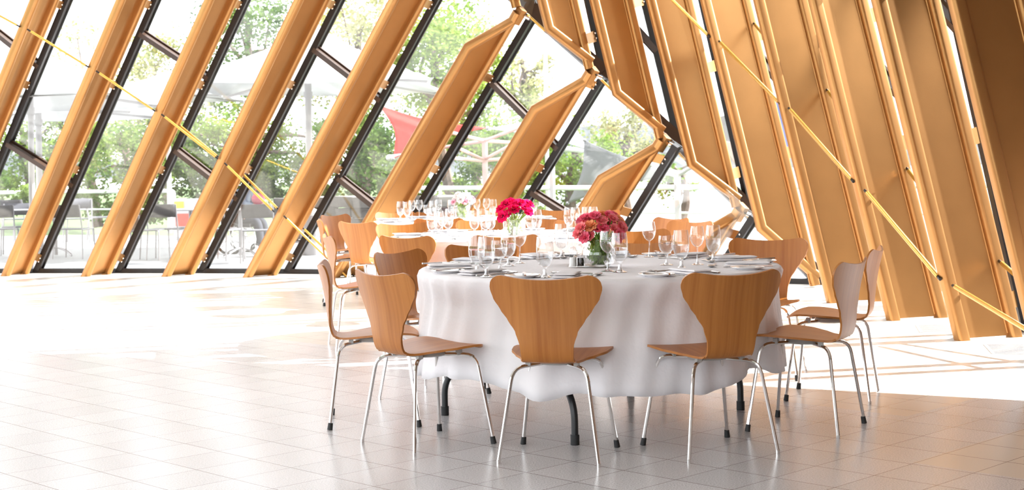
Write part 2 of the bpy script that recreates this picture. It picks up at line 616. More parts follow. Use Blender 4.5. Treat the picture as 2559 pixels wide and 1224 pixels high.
# broad columns of the side window wall
HW, HB = .048, .046
right = {'R0': 'F', 'R1': 'G', 'R2': 'H', 'R3': 'I'}
hang = {'R0': ((1120, -300), (1183, -80), (1301, 16), (1222, -300)), 'R1': ((1344, 0), (1363.5, 78), (1483, 170), (1443, 0)),
        'R2': ((1474.5, 0), (1532, 238), (1660, 343), (1580, 0)), 'R3': ((1615.7, 0), (1720, 416), (1850, 514), (1729.4, 0)),
        'R4': ((1752, 0), (1893.5, 576), (2047, 722), (1873.5, 0))}
HNG = {'R0': 'topmost, only its tip in view', 'R1': 'highest of the four with visible plate', 'R2': 'second highest', 'R3': 'third highest', 'R4': 'lowest, its point on the floor'}
DR = {}
for k_, (tl, lc, tp, tr) in hang.items():
    d = NODE[right[k_]].y + .02 if k_ in right else floor_at(2047, 717).y
    dl = d - .17
    TP = at(tp[0], tp[1], d)
    if k_ == 'R4': TP.z = .03
    LC, TL, TR = at(lc[0], lc[1], dl), at(tl[0], tl[1], dl), at(tr[0], tr[1], d)
    DR[k_] = (dl, d)
    fin(k_, 'broad_slanted_fin', 'broad gold slanted column with pointed end, %s' % HNG[k_], 'column', 'broad pointed columns above the diagonal',
        [extend(LC, TL, 6.6), LC, TP], [extend(TP, TR, 6.6), TP], HW, HB, seam=True, wback=.004)
floorcols = {'R5': ((2068, 757), (1884, 0), (2202.5, 751.6), (2017.6, 0)), 'R6': ((2219.6, 801), (2023.5, 0), (2364, 792), (2165, 0)),
             'R7': ((2390, 851), (2182, 0), (2549, 840), (2344, 0)), 'R8': ((2592, 915), (2372, 0), (2790, 905), (2572, 0))}
RCOL = {'R5': 'behind the pair of turned chairs', 'R6': 'between two others beside the floor vents', 'R7': 'with a shiny patch of light on its plate', 'R8': 'darkest, cut by the picture edge'}
for k_, (lb, lt, rb, rt) in floorcols.items():
    LB, RB = floor_at(*lb), floor_at(*rb)
    LT, RT = at(lt[0], lt[1], LB.y), at(rt[0], rt[1], RB.y)
    DR[k_] = (LB.y, RB.y)
    fin(k_, 'broad_slanted_fin', 'broad gold column standing on the floor, %s' % RCOL[k_], 'column', 'broad columns standing on the floor',
        [LB, extend(LB, LT, 6.6)], [RB, extend(RB, RT, 6.6)], HW, HB, cuts=(0, None, 0, None), seam=True, wback=.004)

# ---- far wall: mullions, panes, transoms
mul = {'Z': ((-330, 683), (-45, 0)), 'A': ((-116, 682), (166, 0)), 'B': ((89, 681.5), (387, 0)), 'C': ((295, 681.5), (612, 0)), 'D': ((501, 681.5), (846.5, 0)),
       'E': ((714.5, 683), (1089.5, 0)), 'F': ((947, 685), (1324, 48)), 'G': ((1198, 690), (1505, 195)), 'H': ((1484, 695), (1690, 363)), 'I': ((1778, 702), (1884, 540))}
ML = {}
for k_, (b_, t_) in mul.items():
    B_ = floor_at(*b_); T_ = lean(t_[0], t_[1], B_.y, K)
    ML[k_] = (B_, extend(B_, T_, 6.0) if k_ in 'ZABCDE' else T_)
MR = {}
for k_, (x0, x1, y1) in {'R0': (1330, 1337, 22), 'R1': (1470, 1508, 172), 'R2': (1610, 1694, 348), 'R3': (1757, 1872, 505), 'R4': (1900, 2080, 722),
                         'R5': (2048, 2233, 755), 'R6': (2200, 2395, 796), 'R7': (2383, 2570, 850), 'R8': (2612, 2836, 915)}.items():
    d = DR[k_][1] + .30
    B_, T_ = at(x1, y1, d), at(x0, 0, d)
    if k_ in ('R0',): B_, T_ = at(1337, 22, d), at(1275, -250, d)
    if k_ in ('R4', 'R5', 'R6', 'R7', 'R8'): B_ = extend(T_, B_, 0.0)
    MR[k_] = (B_, extend(B_, T_, 6.6))
diag = [at(1150, -128, NODE['F'].y + .30)] + [at(x, y, d + .30) for x, y, d in
        ((1337, 32, NODE['F'].y), (1507, 181, NODE['G'].y), (1691, 350, NODE['H'].y), (1868, 520, NODE['I'].y))]
foot = MR['R4'][0] + V((-.05, 0, 0))
diag.append(V((foot.x, foot.y, .0)))


def bar(mb, a, b, n, w, dep):
    u = (b - a).normalized()
    mb.beam(a, b, w, dep, n)
    mb.beam(a - n * (dep / 2 + .03), b - n * (dep / 2 + .03), w * 1.55, .022, n)
    return mb


wn = [0]
order = ['Z', 'A', 'B', 'C', 'D', 'E', 'F', 'G', 'H', 'I']
# transoms: picture height where the bar meets this mullion and the next
TRAN = {'Z': [(40, 165)], 'A': [(357, 462)], 'B': [(83, 195)], 'C': [(374, 496)], 'D': [(122, 250)], 'E': [(444, 575)], 'F': [(207, 372)], 'G': [(480, 610)]}


def window(a, b, outward_hint, poly, trans, ma, mb_):
    wn[0] += 1
    n = (a[1] - a[0]).cross(b[0] - a[0]).normalized()
    if n.dot(V((0, -1, 0)) + V((-.6, 0, 0)) * outward_hint) < 0: n = -n
    g = MB().poly([p - n * .05 for p in poly], n, .012).build('window_%d' % wn[0], M['glass_win'], smooth=False)
    g['kind'] = 'structure'
    m = bar(MB(), ma[0], ma[1], n, .068, .085).build('mullion', M['bronze'], g, smooth=False)
    for ya, yb in trans:
        p, q = on_line(a[0], a[1], ya), on_line(b[0], b[1], yb)
        bar(MB(), p + n * .015, q + n * .015, n, .06, .06).build('transom', M['bronze_light'], g, smooth=False)
    return g, n


WN = {}
for i in range(len(order) - 1):
    a, b = ML[order[i]], ML[order[i + 1]]
    poly = [a[0], b[0], b[1], a[1]]
    g, n = window(a, b, 0, poly, TRAN.get(order[i], []), a, b)
    WN[order[i]] = n
I_ = ML['I']
g, n = window(I_, (diag[-1], diag[-1] + V((0, 0, .1))), 0, [I_[0], diag[-1], I_[1]], [], I_, I_)
WN['I'] = n
# the pane that carries the wall on past the picture edge
Z_ = ML['Z']
off = V((-5.2, .9, 0))
g, n = window((Z_[0] + off, Z_[1] + off), Z_, 0, [Z_[0] + off, Z_[0], Z_[1], Z_[1] + off], [], (Z_[0] + off, Z_[1] + off), None)
ro = ['R0', 'R1', 'R2', 'R3', 'R4', 'R5', 'R6', 'R7', 'R8']
TRR = {'R1': (-80, 128), 'R3': (-9, 207), 'R5': (20, 248), 'R6': (-200, 72)}
for i in range(len(ro) - 1):
    a, b = MR[ro[i]], MR[ro[i + 1]]
    poly = [a[0], b[0], b[1], a[1]]
    g, n = window(a, b, 1, poly, [TRR[ro[i]]] if ro[i] in TRR else [], a, b)
    WN[ro[i]] = n
bar(MB(), MR['R8'][0], MR['R8'][1], n, .068, .085).build('mullion', M['bronze'], g, smooth=False)
WN['R8'] = n

sill = MB()
pts = [Z_[0] + off] + [ML[k_][0] for k_ in order] + [diag[-1]]
for a, b in zip(pts, pts[1:]):
    sill.beam(a + V((0, 0, .028)), b + V((0, 0, .028)), .10, .055, V((0, 0, 1)))
sill.build('trim_1', M['bronze'], smooth=False)['kind'] = 'structure'
sill = MB()
for a, b in zip(ro[4:], ro[5:]):
    sill.beam(MR[a][0] + V((0, 0, .028)), MR[b][0] + V((0, 0, .028)), .10, .055, V((0, 0, 1)))
sill.build('trim_2', M['bronze'], smooth=False)['kind'] = 'structure'
db = MB()
for a, b in zip(diag, diag[1:]):
    db.beam(a, b, .17, .09, V((0, -1, .15)))
tag(db.build('diagonal_beam', M['bronze_light'], smooth=False), 'dark bronze beam running diagonally behind the joints of both column rows', 'beam')

# ---- brackets with bolts tie each column to its mullion
bolt_pts = {k_: (636, 417, 205, 5) for k_ in 'ZABCDE'}
bolt_pts.update({'F': (417, 190), 'G': (415, 206), 'H': (524, 392), 'I': (580,), 'R1': (99,), 'R2': (8,), 'R3': (436, 171), 'R4': (383, 90),
                 'R5': (712, 368, 28), 'R6': (711, 358, 40), 'R7': (752, 343), 'R8': (790, 330)})
for k_, ys in bolt_pts.items():
    f = FIN[k_]; mm = (ML.get(k_) or MR.get(k_)); n = WN[k_]
    for y in ys:
        p = on_line(f['R'][0], f['R'][1], y) - f['side'] * f['hw']
        t = .0
        q = on_line(mm[0], mm[1], y + (9 if k_ in ML else -9))
        u = (mm[1] - mm[0]).normalized()
        pd = (q - p).normalized(); pn = pd.cross(u).normalized()
        br = MB().beam(p, q + n * .02, .10 if k_ in ML else .12, .012, pn).build('bracket', M['gold'], f['root'], f['org'], smooth=False)
        side = pn if pn.y < 0 else -pn
        for s_ in (-.028, .028):
            MB().ball(q + n * .058 + u * s_ - pd * .012, .012, 8, 5).build('bolt', M['bolt'], br, V((0, 0, 0)))
            bo = br.children[-1] if br.children else None
for o in bpy.data.objects:       # bolts were built in world space: bring them to their bracket's frame
    if o.name.split('.')[0] == 'bolt':
        for v_ in o.data.vertices: v_.co -= o.parent.parent.location

# ---- joints where the cut-off columns meet the hanging ones
for k_, rr in (('F', 'R0'), ('G', 'R1'), ('H', 'R2'), ('I', 'R3')):
    f = FIN[k_]; p = NODE[k_]
    n = f['n']; u = (f['R'][1] - f['R'][0]).normalized()
    jt = MB().beam(p - u * .12, p + u * .06, .070, .12, n).build('joint_block', M['gold'], f['root'], f['org'], smooth=False)
    MB().tube([p + n * .05 + V((.03, 0, -.01)), p + n * .05 + V((.085, 0, -.035))], .022, 8).build('joint_pin', M['chrome'], f['root'], f['org'])


# ---- tie rods
def rod(p, q, label, group, r=.014):
    d = (q - p).normalized()
    o = thing('tie_rod', label, 'rod', p, group=group)
    MB().tube([p + d * .05, q - d * .04], r, 10).build('rod', M['rod'], o, p)
    MB().tube([p, p + d * .06], r * .7, 8).build('end_fork', M['bronze'], o, p)
    MB().tube([q - d * .05, q], r * .7, 8).build('end_fork', M['bronze'], o, p)
    return o


def ldep(k_, y, edge='L'):
    return on_line(FIN[k_][edge][0], FIN[k_][edge][1], y).y


lr = [('Z', (-110, -20), 'A', (50, 67)), ('A', (68, 73), 'B', (222, 168)), ('B', (240, 177), 'C', (388, 278)), ('C', (403, 285), 'D', (545, 397)),
      ('D', (561, 407), 'E', (686, 530)), ('E', (709, 539), 'F', (880, 705))]
for a, p, b, q in lr:
    bn = ('the %s full-height column' % LCOL[b]) if b in LCOL else 'the longest cut-topped column'
    rod(at(p[0], p[1], ldep(a, p[1]) - .05), at(q[0], q[1], ldep(b, q[1])),
        'thin gold tie rod leaving the front of the %s full-height slanted column' % LCOL[a], 'gold rods across the far window wall')
for a, p, b, q in (('C', (445, 310), 'D', (548, 394)), ('D', (604, 432), 'E', (698, 525)), ('E', (753, 566), 'F', (885, 690))):
    rod(at(p[0], p[1], ldep(a, p[1], 'R') - .02), at(q[0], q[1], ldep(b, q[1]) + .12),
        'second gold tie rod starting at the far edge of the %s slanted column' % LCOL[a], 'gold rods across the far window wall')
rr_ = [('R3', (1634, -46), 'R4', (1774, 93), 'third hanging'), ('R4', (1797, 103), 'R5', (1950, 259), 'lowest hanging'), ('R5', (1971, 270), 'R6', (2133, 454), 'first floor-standing broad'),
       ('R6', (2161, 475), 'R7', (2350, 698), 'second floor-standing broad'), ('R7', (2381, 713), 'R8', (2575, 829), 'third floor-standing broad')]
for a, p, b, q, nm in rr_:
    rod(at(p[0], p[1], DR[a][0] - .07), at(q[0], q[1], DR[b][0] - .01), 'gold tie rod crossing the plate of the %s column' % nm, 'gold rods across the broad columns', .0165)
for a, p, b, q, nm in (('R4', (1884, 58), 'R5', (2004, 200), 'lowest hanging'), ('R5', (2066, 224), 'R6', (2200, 385), 'first floor-standing broad'), ('R6', (2266, 420), 'R7', (2420, 620), 'second floor-standing broad'),
                       ('R7', (2497, 652), 'R8', (2680, 810), 'third floor-standing broad')):
    rod(at(p[0], p[1], DR[a][1] - .07), at(q[0], q[1], DR[b][1] + .10), 'short visible gold rod leaving the far edge tube of the %s column' % nm, 'gold rods across the broad columns', .0165)
for (p, q, k_, nm) in (((1309, 28), (1368, 82), 'F', 'topmost'), ((1489, 186), (1534, 230), 'G', 'second'), ((1669, 352), (1716, 404), 'H', 'third'), ((1857, 527), (1900, 578), 'I', 'lowest')):
    d = NODE[k_].y
    rod(at(p[0], p[1], d - .05), at(q[0], q[1], d + .12), 'short gold rod leaving the %s joint of the diagonal' % nm, 'gold rods at the joints')

# ------------------------------------------------------------------ floor, shell of the hall
base = [Z_[0] + off] + [ML[k_][0] for k_ in order] + [diag[-1]] + [MR[k_][0] for k_ in ro[4:]]
me = MB()
pl = [(-12.5, -6), (6.0, -6)] + [(base[-1].x + .9, base[-1].y - 2.0)] + [(p.x, p.y) for p in reversed(base)] + [(-12.5, base[0].y)]
me.add([V((x, y, 0)) for x, y in pl] + [V((x, y, -.3)) for x, y in pl], [tuple(range(len(pl))), tuple(range(2 * len(pl) - 1, len(pl) - 1, -1))] +
       [(i, i + len(pl), (i + 1) % len(pl) + len(pl), (i + 1) % len(pl)) for i in range(len(pl))])
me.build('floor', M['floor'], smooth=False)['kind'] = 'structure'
def hline(y): return max(0.0, .88 * (y - 6.9))


lower, upper = [V((3.75, -6, 0)), V((3.75, 6.9, 0))], [V((2.0, -6, 7.15)), V((2.0, 6.9, 7.15))]
for k_ in ('R8', 'R7', 'R6', 'R5', 'R4', 'R3'):
    B_, T_ = MR[k_]
    h_ = min(6.55, hline(B_.y))
    lower.append(extend(B_, T_, h_) + V((.16, 0, 0)))
    upper.append(extend(B_, T_, 7.15) + V((.16, 0, 0)))
vs = lower + upper
nl = len(lower)
me = MB().add(vs + [p + V((.14, 0, .03)) for p in vs], [(i, i + 1, i + 1 + nl, i + nl) for i in range(nl - 1)] + [(2 * nl + i, 2 * nl + i + nl, 2 * nl + i + 1 + nl, 2 * nl + i + 1) for i in range(nl - 1)] +
              [(i + 1, i, 2 * nl + i, 2 * nl + i + 1) for i in range(nl - 1)])
me.build('wall_right', M['wall_dark'], smooth=False)['kind'] = 'structure'
MB().box((-3, -6, 6.7), (19, .2, 1.0)).box((-12, -6, 3.6), (1.0, .2, 7.2)).box((3.6, -6, 3.6), (5.8, .2, 7.2)).build('wall_back', M['wall'], smooth=False)['kind'] = 'structure'
for i_ in range(4):
    g_ = MB().box((-10.3 + 3.13 * i_, -6, 3.1), (3.05, .012, 6.2)).build('window_%d' % (wn[0] + 1 + i_), M['glass_win'], smooth=False)
    g_['kind'] = 'structure'
    MB().box((-10.3 + 3.13 * i_ + 1.56, -6, 3.1), (.08, .12, 6.2)).build('mullion', M['bronze'], g_, smooth=False)
MB().box((-12.5, 5.5, 6.7), (.2, 23, 1.0)).box((-12.5, -5.5, 3.6), (.2, 1.0, 7.2)).box((-12.5, 16.4, 3.6), (.2, 1.0, 7.2)).build('wall_left', M['wall'], smooth=False)['kind'] = 'structure'
for i_ in range(6):
    g_ = MB().box((-12.5, -3.3 + 3.5 * i_, 3.1), (.012, 3.42, 6.2)).build('window_%d' % (wn[0] + 9 + i_), M['glass_win'], smooth=False)
    g_['kind'] = 'structure'
    MB().box((-12.5, -3.3 + 3.5 * i_ + 1.75, 3.1), (.12, .08, 6.2)).build('mullion', M['bronze'], g_, smooth=False)
MB().box((-4.2, 4.2, 7.3), (17, 20.6, .2)).build('ceiling', M['ceiling'], smooth=False)['kind'] = 'structure'

# floor vents by the columns
for (px, py, lab) in ((2190, 771, 'beside the column with its foot hidden by the turned chairs'), (2352, 822, 'between two broad column feet'), (2535, 873, 'in front of the broadest lit column foot')):
    p = floor_at(px, py)
    o = thing('floor_vent', 'slotted steel floor vent %s' % lab, 'vent', p, math.radians(-12), 'floor vents along the side windows')
    MB().box((0, 0, .002), (.34, .50, .004)).build('vent_frame', M['grille'], o, V((0, 0, 0)), smooth=False)
    sl = MB()
    for i in range(11): sl.box((0, -.22 + .044 * i, .0046), (.30, .012, .0022))
    sl.build('slot_shade_strips', M['slot'], o, V((0, 0, 0)), smooth=False)  # dark strips laid on the frame imitate shaded gaps

# ------------------------------------------------------------------ dining chairs
PROF = [(.225, .428), (.195, .440), (.14, .446), (.07, .444), (0, .438), (-.07, .430), (-.125, .424), (-.165, .425), (-.190, .438), (-.205, .465),
        (-.213, .50), (-.220, .56), (-.229, .63), (-.243, .70), (-.258, .76), (-.268, .80)]


def catmull(pts, per=6):
    out = []
    n = len(pts)
    for i in range(n - 1):
        p0, p1, p2, p3 = pts[max(i - 1, 0)], pts[i], pts[i + 1], pts[min(i + 2, n - 1)]
        for k in range(per):
            t = k / per
            out.append(tuple(.5 * ((2 * b) + (-a + c) * t + (2 * a - 5 * b + 4 * c - d) * t * t + (-a + 3 * b - 3 * c + d) * t ** 3) for a, b, c, d in zip(p0, p1, p2, p3)))
    out.append(pts[-1])
    return out


CUR = catmull(PROF)
ARC = [0.0]
for a, b in zip(CUR, CUR[1:]): ARC.append(ARC[-1] + math.hypot(b[0] - a[0], b[1] - a[1]))


def lerp_tab(tab, x):
    if x <= tab[0][0]: return tab[0][1]
    for (x0, y0), (x1, y1) in zip(tab, tab[1:]):
        if x <= x1:
            t = (x - x0) / (x1 - x0); t = t * t * (3 - 2 * t) * .5 + t * .5
            return y0 + (y1 - y0) * t
    return tab[-1][1]


def arc_pt(a):
    a = max(0, min(ARC[-1], a))
    for i in range(len(ARC) - 1):
        if a <= ARC[i + 1]:
            t = (a - ARC[i]) / (ARC[i + 1] - ARC[i]); p, q = CUR[i], CUR[i + 1]
            return p[0] + (q[0] - p[0]) * t, p[1] + (q[1] - p[1]) * t
    return CUR[-1]


def arc_at(fn):
    for i in range(len(ARC)):
        if fn(CUR[i]): return ARC[i]
    return ARC[-1]


AB = arc_at(lambda p: p[0] < -.18)                       # where the seat turns into the back
AT = ARC[-1]
def arc_h(h): return arc_at(lambda p: p[0] < -.19 and p[1] >= h)
WT = [(0, .205), (.05, .216), (.13, .222), (.20, .214), (.27, .180), (.33, .140), (AB - .015, .117), (AB + .02, .112), (arc_h(.50), .116), (arc_h(.55), .134), (arc_h(.60), .164),
      (arc_h(.65), .198), (arc_h(.70), .228), (arc_h(.735), .241), (AT, .243)]


def surf(s, a):
    y, z = arc_pt(a)
    w_ = lerp_tab(WT, a)
    x = s * w_
    if a > AB:
        k = min(1, (a - AB) / .12)
        y += .045 * k * (abs(x) / .24) ** 2.0 - .004 * k
    else:
        k = 1 - min(1, max(0, (a - AB + .20) / .20))
        z += .016 * (x / .22) ** 2 * (1 - k) + .010 * k * ((x / .22) ** 2 - .2) - .0
    return V((x, y, z))


def shell(name, a_lo, a_hi, ns, nr, th=.010):
    grid, uv = [], []
    for i in range(nr + 1):
        for j in range(ns + 1):
            s = -1 + 2 * j / ns
            s = math.sin(s * PI / 2) * .62 + s * .38
            lo, hi = a_lo(s), a_hi(s)
            a = lo + (hi - lo) * i / nr
            grid.append(surf(s, a)); uv.append((s * lerp_tab(WT, a), a))
    m = MB(); n = ns + 1
    nrm = []
    for i in range(nr + 1):
        for j in range(n):
            i0, i1, j0, j1 = max(i - 1, 0), min(i + 1, nr), max(j - 1, 0), min(j + 1, ns)
            d = (grid[i1 * n + j] - grid[i0 * n + j]).cross(grid[i * n + j1] - grid[i * n + j0])
            nrm.append(d.normalized() if d.length > 1e-12 else V((0, 0, 1)))
    top = [p + q * th / 2 for p, q in zip(grid, nrm)]
    bot = [p - q * th / 2 for p, q in zip(grid, nrm)]
    o = len(grid); fs = []
    for i in range(nr):
        for j in range(ns):
            a, b, c, d = i * n + j, i * n + j + 1, (i + 1) * n + j + 1, (i + 1) * n + j
            fs.append((a, b, c, d)); fs.append((o + d, o + c, o + b, o + a))
    rim = [j for j in range(n)] + [i * n + ns for i in range(1, nr + 1)] + [nr * n + j for j in range(ns - 1, -1, -1)] + [i * n for i in range(nr - 1, 0, -1)]
    for a, b in zip(rim, rim[1:] + rim[:1]): fs.append((a, a + o, b + o, b))
    m.add(top + bot, fs); m.uv = uv + uv
    return m


def seat_lo(s): return .075 * max(0, (abs(s) - .35) / .65) ** 2.4
def back_hi(s):
    x = abs(s) * .243
    dip = .022 * (1 - min(1, x / .185) ** 2)
    if x < .185: h = .80 - dip
    else: h = .742 + .058 * math.sqrt(max(0, 1 - ((x - .185) / .058) ** 2))
    y = arc_h(.742)
    return y + (h - .742) * (AT - y) / .058


def bend(pts, rad, n=5):
    out = [V(pts[0])]
    for p, q, r in zip(pts, pts[1:], pts[2:]):
        p, q, r = V(p), V(q), V(r)
        a, b = (p - q).normalized(), (r - q).normalized()
        c = min(rad, (p - q).length * .45, (r - q).length * .45)
        s, e = q + a * c, q + b * c
        for i in range(n + 1):
            t = i / n
            out.append(s * (1 - t) ** 2 + q * 2 * t * (1 - t) + e * t * t)
    out.append(V(pts[-1]))
    return out


def make_chair(caps):
    t = thing('dining_chair', None, 'chair')
    shell('seat', seat_lo, lambda s: AB, 40, 18).build('seat', M['wood'], t, V((0, 0, 0)), angle=60)
    shell('backrest', lambda s: AB, back_hi, 44, 24).build('backrest', M['wood'], t, V((0, 0, 0)), angle=60)
    fr = MB().lathe([(.02, .400), (.085, .402), (.09, .408), (.086, .424), (.02, .428)], 20)
    fr.build('hub_plate', M['grey_plastic'], t, V((0, 0, 0)))
    for sx, sy in ((-1, -1), (1, -1), (-1, 1), (1, 1)):
        foot = V((sx * .216, sy * .216, .0)); knee = V((sx * .160, sy * .165, .405 if sy > 0 else .398)); hub = V((sx * .03, sy * .03, .408))
        p = bend([hub, knee, foot + V((0, 0, .012))], .055)
        leg = MB().tube(p, .0082, 8).build('leg', M['chrome'], t, V((0, 0, 0)))
        if (sx, sy) in caps:
            d = (foot - knee).normalized()
            MB().tube([foot - d * .034 + V((0, 0, .0)), foot - d * .001], [.0115, .0135], 10).build('foot_cap', M['rubber'], leg, V((0, 0, 0)))
        else:
            MB().tube([foot + V((0, 0, .016)), foot], .009, 8).build('foot_tip', M['chrome'], leg, V((0, 0, 0)))
        c = hub * .42 + knee * .58
        MB().box((c.x, c.y, .417), (.022, .022, .026)).build('seat_clip', M['grey_plastic'], leg, V((0, 0, 0)), smooth=False)
    return t


RB2 = ((-1, 1), (1, 1))                        # rubber caps on the front pair only
CH = {'a': Proto(make_chair(RB2)), 'b': Proto(make_chair(RB2 + ((-1, -1), (1, -1)))), 'c': Proto(make_chair(RB2 + ((1, -1),)))}


def chair(kind, x, y, deg, label, group):
    return CH[kind].put((x, y, 0), -math.radians(deg), label, 'chair', group)


def feet(rl, rr, fl, fr):                      # chair place and heading from the picture of its four feet
    a, b, c, d = (floor_at(*p) for p in (rl, rr, fl, fr))
    rm, fm = (a + b) / 2, (c + d) / 2
    h = fm - rm; ce = (rm + fm) / 2
    return ce.x, ce.y, math.degrees(math.atan2(h.x, h.y))


def top(px, py, deg, h=.79):                   # chair place from the middle of its top edge
    p = floor_at(px, py, h)
    r = math.radians(deg)
    return p.x + math.sin(r) * .25, p.y + math.cos(r) * .25, deg


G1, G2, G3 = 'chairs around the front table', 'chairs around the middle table', 'chairs around the rear table'
SEATS = []
for kind, pos, lab in (
        ('a', feet((1242, 1160), (1500, 1165), (1305, 1113), (1544, 1114)), 'plywood shell chair at front table seen square from behind, over the bent black table leg'),
        ('a', feet((905, 1107), (1040, 1138), (1097, 1078), (1232, 1107)), 'plywood chair at front table turned three-quarters, back to camera, bare steel rear legs'),
        ('b', feet((830, 1038), (814, 1073), (1050, 1030), (1048, 1066)), 'plywood chair at front table in thin side profile, facing across, all feet capped'),
        ('a', top(990, 630, 122), 'reddish plywood chair back behind the three-quarter chair of the front table'),
        ('a', top(1196, 612, 152), 'plywood chair at far side of front table, behind the cluster of wine glasses'),
        ('a', top(1602, 606, 196), 'plywood chair at far side of front table just beside the coral flowers'),
        ('a', top(1921, 598, 198), 'bright orange plywood chair facing camera, pulled out from front table'),
        ('a', (1.70, 7.72, -70), 'farther chair of the turned pair beside the broad gold columns'),
        ('c', feet((2080, 1097), (2168, 1056), (1857, 1079), (1958, 1041)), 'chair of the turned pair closer to camera, seat pointing at white cloth'),
        ('a', feet((1712, 1157), (1945, 1131), (1605, 1114), (1826, 1093)), 'plywood chair seen from behind beside the turned pair, slightly twisted')):
    SEATS.append(pos)
    chair(kind, *pos, lab, G1)
for kind, pos, lab in (
        ('a', top(1262, 590, 2), 'plywood chair between front and middle tables, its back behind tall wine glasses'),
        ('a', top(1010, 592, 33), 'deep orange plywood chair at middle table, back towards camera, wide top edge'),
        ('a', top(815, 590, 76), 'plywood chair at middle table in profile, rear legs on the sunlit floor'),
        ('a', top(1005, 560, 160), 'honey coloured plywood chair facing camera behind the bare end of middle table'),
        ('a', top(1205, 551, 172), 'pale sunlit plywood chair at far side of middle table under the pink bouquet'),
        ('a', top(1372, 546, 196), 'pale sunlit plywood chair at far side of middle table beside the crimson flowers'),
        ('a', top(1592, 576, 172), 'pale chair top showing above the darker chair by the coral flowers')):
    chair(kind, *pos, lab, G2)
for kind, pos, lab in (
        ('a', top(889, 556, 37), 'honey coloured plywood chair standing free with back to camera, by the rear table'),
        ('b', top(797, 550, 82), 'plywood chair in profile at rear table, tip of the row, thin legs on bright floor'),
        ('a', top(833, 538, 122), 'almost white sunlit chair behind the free-standing honey coloured one'),
        ('a', top(985, 531, 152), 'small pale chair at far side of rear table by the cut-off column foot'),
        ('a', top(1088, 531, 172), 'orange chair back at far side of rear table behind its wine glasses'),
        ('a', top(1096, 548, 8), 'dark orange chair with back to camera between middle and rear tables'),
        ('a', top(1452, 551, 352), 'shaded chair at rear table behind the glasses next to the coral flowers'),
        ('a', top(1390, 525, 200), 'orange chair back at far side of rear table below the railing'),
        ('a', top(1512, 525, 225), 'chair corner showing just above the coral bouquet')):
    chair(kind, *pos, lab, G3)
for kind, pos, lab in (
        ('a', top(1683, 546, 236), 'pale orange chair alone against the lake, above the water goblets'),
        ('a', top(1730, 554, 226), 'bright sunlit chair mostly hidden behind the pale orange chair by the lake')):
    chair(kind, *pos, lab, 'chairs by the lake side')

# ------------------------------------------------------------------ tables
TB = [(.43, 7.27, .905), (-.03, 10.75, .90), (-.47, 14.15, .90)]
TN = ['front', 'middle', 'rear']
ZT = .752


ALLC = []


def cloth(cx, cy, r, hem, seed):
    push = []
    for c_ in [o for o in bpy.data.objects if o.name.split('.')[0] == 'dining_chair' and o.parent is None]:
        h_ = -c_.rotation_euler.z
        f_ = V((math.sin(h_), math.cos(h_), 0)); g_ = V((f_.y, -f_.x, 0))
        for a_ in range(-4, 5):
            for b_ in (.24, .12, 0):
                q_ = V(c_.location) + f_ * b_ + g_ * (.235 * a_ / 4)
                push.append((math.atan2(q_.y - cy, q_.x - cx), math.hypot(q_.x - cx, q_.y - cy)))
    rnd = random.Random(seed)
    ph = [(rnd.uniform(0, 6.28), k, rnd.uniform(.5, 1)) for k in (5, 8, 11, 13, 17, 23)]
    NA, m = 192, MB()
    need = []
    for k in range(NA):
        t = 2 * PI * k / NA
        lim = min([rr_ for aa_, rr_ in push if abs((aa_ - t + PI) % (2 * PI) - PI) < .05] or [9]) - .03
        need.append(max(0, r + .045 - lim) if lim < 9 - .5 else 0)
    wide = [max(need[(k + j) % NA] for j in range(-3, 4)) for k in range(NA)]
    wt = [math.exp(-(j / 3.2) ** 2) for j in range(-8, 9)]
    dent = [sum(wide[(k + j) % NA] * wt[j + 8] for j in range(-8, 9)) / sum(wt) for k in range(NA)]
    def sm(x): x = max(0, min(1, x)); return x * x * (3 - 2 * x)
    rows = [(0.0001, .752), (.3, .752), (.6, .752), (r - .03, .752), (r - .008, .750), (r + .002, .743)]
    rows += [(None, z) for z in [.725, .70, .67, .64, .61, .58, .55, .52, .49, .46, .42, .38, .34, .30, hem]]
    vs = []
    for i, (rr, z) in enumerate(rows):
        for k in range(NA):
            t = 2 * PI * k / NA
            if rr is None:
                d = (.745 - z) / (.745 - hem)
                f = sum(w_ * math.cos(n * t + p) for p, n, w_ in ph) / 4
                f = f / (1 + .4 * abs(f))
                q = r + .004 + .055 * d + .050 * f * d ** .8 + .008 * math.sin(37 * t + 5 * d)
                q = max(.32, q - .38 * dent[k] * sm((.745 - z) / .16))
                zz = z + (.020 * math.sin(3 * t + seed) + .016 * math.sin(7 * t) - .03 * f) * d if z < .6 else z
            else: q, zz = rr, z
            vs.append(V((cx + q * math.cos(t), cy + q * math.sin(t), zz)))
    fs = []
    for i in range(len(rows) - 1):
        for k in range(NA):
            k2 = (k + 1) % NA
            fs.append((i * NA + k, i * NA + k2, (i + 1) * NA + k2, (i + 1) * NA + k))
    m.add(vs, fs)
    o = m.build('tablecloth', M['cloth'], None, V((cx, cy, 0)), angle=80)
    md = o.modifiers.new('hem', 'SOLIDIFY'); md.thickness = .002; md.offset = -1
    return o


